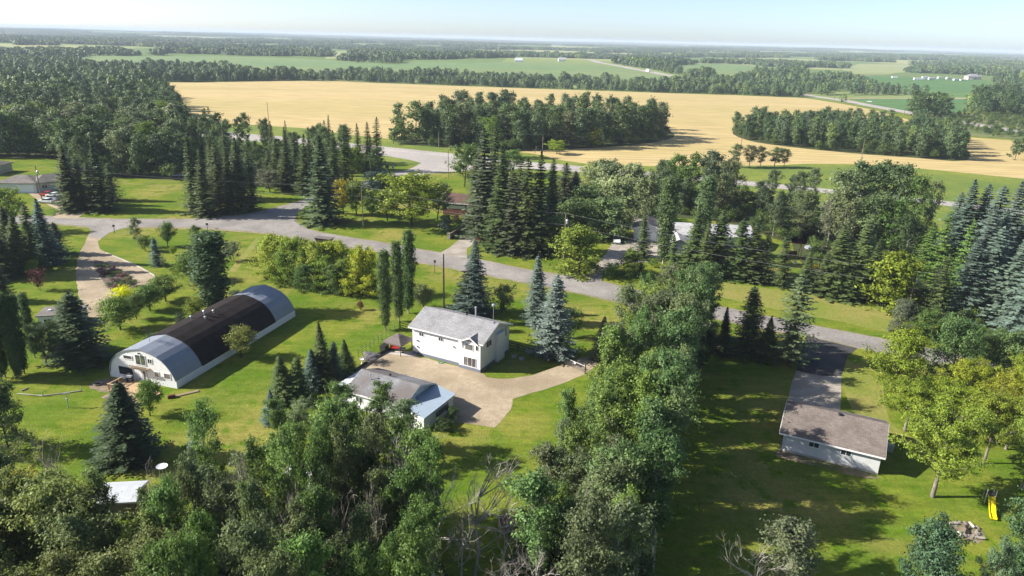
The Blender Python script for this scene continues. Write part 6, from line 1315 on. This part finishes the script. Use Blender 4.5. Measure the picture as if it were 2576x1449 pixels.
# left foreground
for i, (bx, by, ty, w) in enumerate(((4, 960, 760, 30), (14, 950, 738, 34), (38, 945, 735, 30), (62, 940, 742, 30), (50, 955, 800, 30), (88, 900, 737, 26))):
    T_('column', bx, by, ty, w, (.055, .095, .035), 'columnar poplar, %s from the left in the dark row at the left edge' % ORD[i], 'columnar poplars at the left edge')
T_('spruce', 207, 912, 738, 124, (.045, .065, .03), 'broad dark spruce left of the barn'); T_('spruce', 168, 880, 760, 70, (.055, .08, .035), 'lighter spruce behind the broad dark one left of the barn'); T_('maple', 118, 922, 812, 92, DG, 'dark leafy tree between the poplar row and the broad spruce'); T_('bushy', 22, 1130, 950, 120, (.07, .10, .045), 'dull green tree cut by the left edge beside the lawn')
T_('spruce', 322, 1155, 968, 124, (.04, .06, .028), 'big dark spruce on the left lawn below the deck'); T_('apple', 378, 1046, 958, 66, (.09, .15, .035), 'light green tree growing in front of the deck'); T_('apple', 606, 900, 822, 74, (.15, .18, .05), 'light green tree growing against the side of the barn')
T_('spruce', 502, 1200, 1052, 46, BS, 'narrow blue spruce between the left lawn and the front aspens')
for i, (bx, by, ty, w, c, k) in enumerate(((816, 970, 812, 64, SP, 'spruce'), (788, 978, 880, 52, BS, 'spruce'), (843, 962, 862, 46, (.05, .075, .055), 'spruce'), (871, 942, 856, 52, SL, 'spruce'), (716, 1010, 896, 60, SL, 'spruce'), (752, 1010, 900, 60, SL, 'spruce'), (684, 1060, 982, 44, BS, 'spruce'))):
    T_(k, bx, by, ty, w, c, ('tallest dark spruce beside the garage and gravel yard', 'blue spruce left of the tallest dark one near the garage', 'bluish dark spruce right behind the tallest one', 'green spruce at the corner of the gravel yard', 'left one of two green spruces behind the front aspens', 'right one of two green spruces behind the front aspens', 'short blue spruce at the left front of the group by the garage')[i])
T_('shrub', 931, 912, 886, 46, (.20, .20, .22), 'silvery lavender bush beside the gravel yard')
T_('shrub', 1138, 1056, 1024, 40, DG, 'dark shrub in the shade of the garage lean to'); T_('shrub', 1114, 1085, 1052, 50, DG, 'low dark shrubs at the right foot of the garage wall')
# aspens in front of the shop
for i, (bx, by, ty, w, c) in enumerate(((868, 1135, 968, 82, (.07, .12, .035)), (945, 1140, 968, 92, (.07, .115, .035)), (1015, 1170, 1015, 92, (.075, .11, .05)), (760, 1120, 1005, 70, GG), (700, 1120, 1010, 60, AG), (815, 1170, 1030, 60, AG), (905, 1190, 1060, 70, (.08, .13, .035)))):
    T_('aspen', bx, by, ty, w, c, ('leafy aspen covering the left end of the garage', 'leafy aspen covering the middle of the garage front', 'leafy aspen at the right end of the garage front', 'grey green aspen left of the garage', 'farthest left aspen of the garage group', 'aspen low in front of the garage left end', 'aspen low in front of the garage middle')[i], 'aspens in front of the garage', lod='near')
# woods
AS = [(4, 'aspen', (.07, .105, .04), 'aspen in the dense wood on the left', 'green'), (4, 'aspen', (.115, .14, .075), 'greyish aspen in the dense wood on the left', 'greyish'), (1, 'aspen', (.09, .14, .03), 'lighter green aspen in the dense wood on the left', 'light'), (1, 'spruce', SP, 'dark spruce in the dense wood on the left', 'spruce')]
LFn = [(-120, 352), (300, 342), (420, 345), (470, 360), (468, 440), (430, 450), (300, 446), (175, 442), (160, 402), (0, 397), (-120, 397)]
wood(LFn, 62, 5.4, 21, AS, (13, 19), None, 'trees of the left wood', wr=(1.25, 1.8), place=PLACE_WOOD)
COPF = [(1070, 345), (1200, 352), (1400, 350), (1600, 335), (1695, 346), (1600, 364), (1450, 374), (1300, 380), (1100, 370), (1000, 357)]
CP = [(5, 'aspen', (.07, .105, .04), 'aspen in the copse on the grain field', 'green'), (2, 'aspen', (.11, .13, .065), 'greyish aspen in the copse on the grain field', 'greyish')]
wood(COPF, 52, 4.6, 22, CP, (14, 21), None, 'trees of the copse on the grain field', wr=(1.1, 1.6), place=PLACE_COPSE)
wood(WOODS['roadside'], 46, 5.2, 24, [(3, 'aspen', (.07, .11, .04), 'aspen of the strip between road and highway', 'green'), (2, 'spruce', SP, 'spruce of the strip between road and highway', 'spruce')], (11, 17), None, 'trees between road and highway', place=PLACE_STRIP)
wood([(2285, 300), (2375, 300), (2385, 290), (2300, 284)], 9, 6, 25, [(1, 'maple', (.065, .105, .04), 'tree of the round clump beside the country road', 'clump')], (15, 20), None, 'round clump by the country road')
wood([(2440, 286), (2500, 290), (2700, 292), (2700, 250), (2520, 240), (2450, 262)], 34, 9, 26, [(1, 'maple', (.055, .09, .035), 'dark tree of the wood at the far right edge', 'dark')], (14, 21), None, 'dark wood at the far right edge', place=PLACE_DARK)
wood([(2540, 418), (2600, 430), (2700, 420), (2700, 370), (2560, 380)], 12, 4, 27, [(1, 'maple', (.065, .10, .045), 'tree of the clump on grain at the right edge', 'clump')], (10, 15), None, 'clump on the grain at the right edge')
for i, (bx, w) in enumerate(((1846, 34), (1885, 40), (1912, 38), (1948, 42), (1972, 30))):
    T_('aspen', bx, 421, 362+i*3, w, (.085, .105, .05), ('leftmost of five small aspens on the grain edge', 'second of five small aspens on the grain edge', 'middle one of five small aspens on the grain edge', 'fourth of five small aspens on the grain edge', 'rightmost of five small aspens on the grain edge')[i])
for bx, by, ty, w, c, l in ((1490, 372, 318, 60, (.19, .20, .03), 'yellow green round tree in front of the copse'), (1400, 388, 352, 56, (.15, .21, .03), 'bright green bush right of the pole at the copse'), (1010, 360, 300, 40, AG, 'small green tree at the left end of the copse'), (515, 305, 272, 16, AG, 'lone small tree at the left end of the grain field'), (533, 308, 290, 14, AG, 'lone bush at the left end of the grain field'), (990, 362, 320, 40, AG, 'low tree at the left tip of the copse')):
    T_('maple', bx, by, ty, w, c, l)
MB_ = [(4, 'aspen', (.08, .135, .045), 'aspen in the belt between the two yards', 'green'), (3, 'aspen', (.11, .165, .04), 'light green aspen in the belt between the two yards', 'light'), (2, 'aspen', (.09, .115, .055), 'greyish aspen in the belt between the two yards', 'greyish')]
SHR = ((1775, 872), (1752, 893), (1735, 918), (1722, 945), (1712, 975), (1702, 1008), (1692, 1045), (1684, 1085), (1676, 1130), (1668, 1180), (1662, 1235), (1655, 1295), (1650, 1360), (1642, 1440))
for i, (bx, by) in enumerate(SHR):
    x, y = at(bx, by); plant('aspen', x, y, TR.uniform(14.5, 17), TR.uniform(5, 6.2), ((.068, .118, .042), (.06, .105, .036), (.09, .125, .05))[i % 3], 'tall aspen, %s from the road in the outer row along the shaded lawn' % ORD[i], 'trees of the middle belt')
wood([(1590, 920), (1690, 860), (1750, 872), (1720, 920), (1670, 1000), (1635, 1100), (1615, 1250), (1595, 1450), (1560, 1650), (1340, 1650), (1345, 1350), (1400, 1240), (1500, 1100)], 54, 2.35, 28, MB_, (10, 16), None, 'trees of the middle belt', wr=(.62, 1.05), place=PLACE_BELT)
FR = [(4, 'aspen', (.085, .145, .04), 'aspen in the front wood at the bottom', 'green'), (2, 'aspen', (.09, .12, .05), 'greyish aspen in the front wood at the bottom', 'greyish')]
wood([(450, 1440), (560, 1350), (700, 1320), (860, 1310), (980, 1300), (1085, 1330), (1105, 1800), (430, 1900)], 52, 2.3, 29, FR, (11.5, 17), None, 'trees of the front wood', wr=(.48, .74), place=PLACE_FRONT)
FL = [(4, 'aspen', (.12, .15, .05), 'olive leaved aspen at the lower left', 'olive'), (1, 'aspen', (.17, .18, .04), 'yellowing aspen at the lower left', 'yellow'), (1, 'aspen', (.09, .12, .05), 'greyish aspen at the lower left', 'greyish')]
wood([(-200, 1330), (10, 1330), (90, 1450), (200, 1570), (430, 1560), (430, 1900), (-200, 2100)], 44, 2.1, 30, FL, (11, 14.5), None, 'olive aspens at the lower left', wr=(.75, 1.05), place=PLACE_LEFT)
for bx, by, ty, w, c, l in ((325, 1480, 1180, 92, (.09, .13, .045), 'leafy aspen rising in front of the right half of the white roofed shed'), (215, 1570, 1262, 100, (.12, .15, .05), 'olive aspen below the left corner of the white roofed shed'), (120, 1500, 1165, 96, (.115, .145, .05), 'tall olive aspen left of the white roofed shed'), (172, 1480, 1215, 70, (.16, .17, .045), 'yellowish aspen just left of the white roofed shed'), (395, 1510, 1235, 96, (.08, .12, .045), 'aspen right of the white roofed shed, under the white dish'), (268, 1520, 1262, 70, (.10, .13, .05), 'small aspen in front of the white roofed shed wall'), (40, 1460, 1120, 110, (.11, .14, .05), 'tall olive aspen at the left edge of the lower lawn')):
    T_('aspen', bx, by, ty, w, c, l)
# dead trees
def bare(bx, by, ty, label, v=0, group=None, wid=1.0):
    x, y = at(bx, by); h = height_to(x, y, ty); wid *= .75; me = BARE[v]; H_ = max(c.co.z for c in me.vertices)
    o = bpy.data.objects.new('dead_tree', me); link(o); s = h/H_; o.location = (x, y, 0 if y < 400 else float(terr(x, y))); o.scale = (s*wid, s*wid, s); o.rotation_euler = (0, 0, TR.uniform(0, 6.28))
    return tag(o, label, 'dead tree', group)
bare(1195, 1450, 1160, 'bare dead tree with two forked tops against the bright lawn', 2, wid=1.1); bare(1255, 1480, 1170, 'bare grey tree right of the forked dead one', 0, wid=1.2); bare(1155, 1500, 1230, 'smaller bleached tree left of the forked dead one', 1, wid=1.1); bare(1045, 1470, 1120, 'bleached dead tree among the front aspens, right side', 2, wid=1.2); bare(1095, 1520, 1190, 'leaning pale snag at the right edge of the front wood', 0, wid=1.3)
bare(880, 1520, 1200, 'thin dead tree in the middle of the front wood', 1); bare(1330, 1620, 1330, 'broken dead tree with curved limbs at bottom centre', 2, wid=1.4); bare(1872, 1560, 1322, 'bare shrubby dead tree beside the sparse grey aspen', 0, wid=1.1)
bare(160, 1380, 1060, 'tall bare snag over the lower left lawn', 1, wid=.8); bare(205, 1400, 1075, 'second tall bare snag over the lower left lawn', 0, wid=.8); bare(790, 1480, 1230, 'dead snag with crooked limbs left of centre in the front wood', 2); bare(400, 1330, 1140, 'thin bare twigs near the white dish', 1, wid=.7)
bare(2345, 765, 655, 'white barked dead tree beside the transformer pole', 3, wid=.6); bare(1060, 350, 240, 'bare dead tree at the left end of the copse', 1, wid=.6); bare(1345, 395, 362, 'grey leafless bush at the foot of the copse', 3, wid=1.0); bare(2070, 600, 490, 'thin white dead trunk at the left of the right hand aspens', 2, wid=.4)
for i, (bx, by, ty, v) in enumerate(((560, 1500, 1150, 1), (660, 1480, 1120, 2), (745, 1500, 1190, 0), (840, 1460, 1120, 1), (930, 1500, 1200, 2), (1000, 1440, 1100, 0), (1075, 1420, 1090, 1), (1440, 1480, 1180, 2), (1540, 1500, 1230, 1), (1330, 1480, 1200, 0))):
    bare(bx, by, ty, 'thin pale dead stem standing %s' % ('far left in the front wood', 'left of centre in the front wood', 'near the travel trailer', 'in the middle of the front wood', 'below the small camper', 'right of centre in the front wood', 'at the right rim of the front wood', 'in the middle belt near the bottom', 'on the shaded side of the middle belt', 'on the bright lawn side of the middle belt')[i], v, None, .45)
bare(610, 1560, 1300, 'pale dead trunk low in the front wood', 0)

# ------------------------------------------------------------------ air
if HAZE:
    hz = MB().box(-34000, 34000, -34000, 34000, -26, 66).build('haze', M['trim']); hz['kind'] = 'stuff'; hz['label'] = 'thin bluish summer haze over the farmland'; hz['category'] = 'haze'
    hm = bpy.data.materials.new('haze_air'); hm.use_nodes = True; t = hm.node_tree; t.nodes.clear()
    pv = t.nodes.new('ShaderNodeVolumePrincipled'); ou = t.nodes.new('ShaderNodeOutputMaterial'); pv.inputs['Color'].default_value = (.74, .86, 1.0, 1); pv.inputs['Density'].default_value = HAZE; pv.inputs['Anisotropy'].default_value = .0
    t.links.new(pv.outputs[0], ou.inputs['Volume']); hz.data.materials.clear(); hz.data.materials.append(hm)
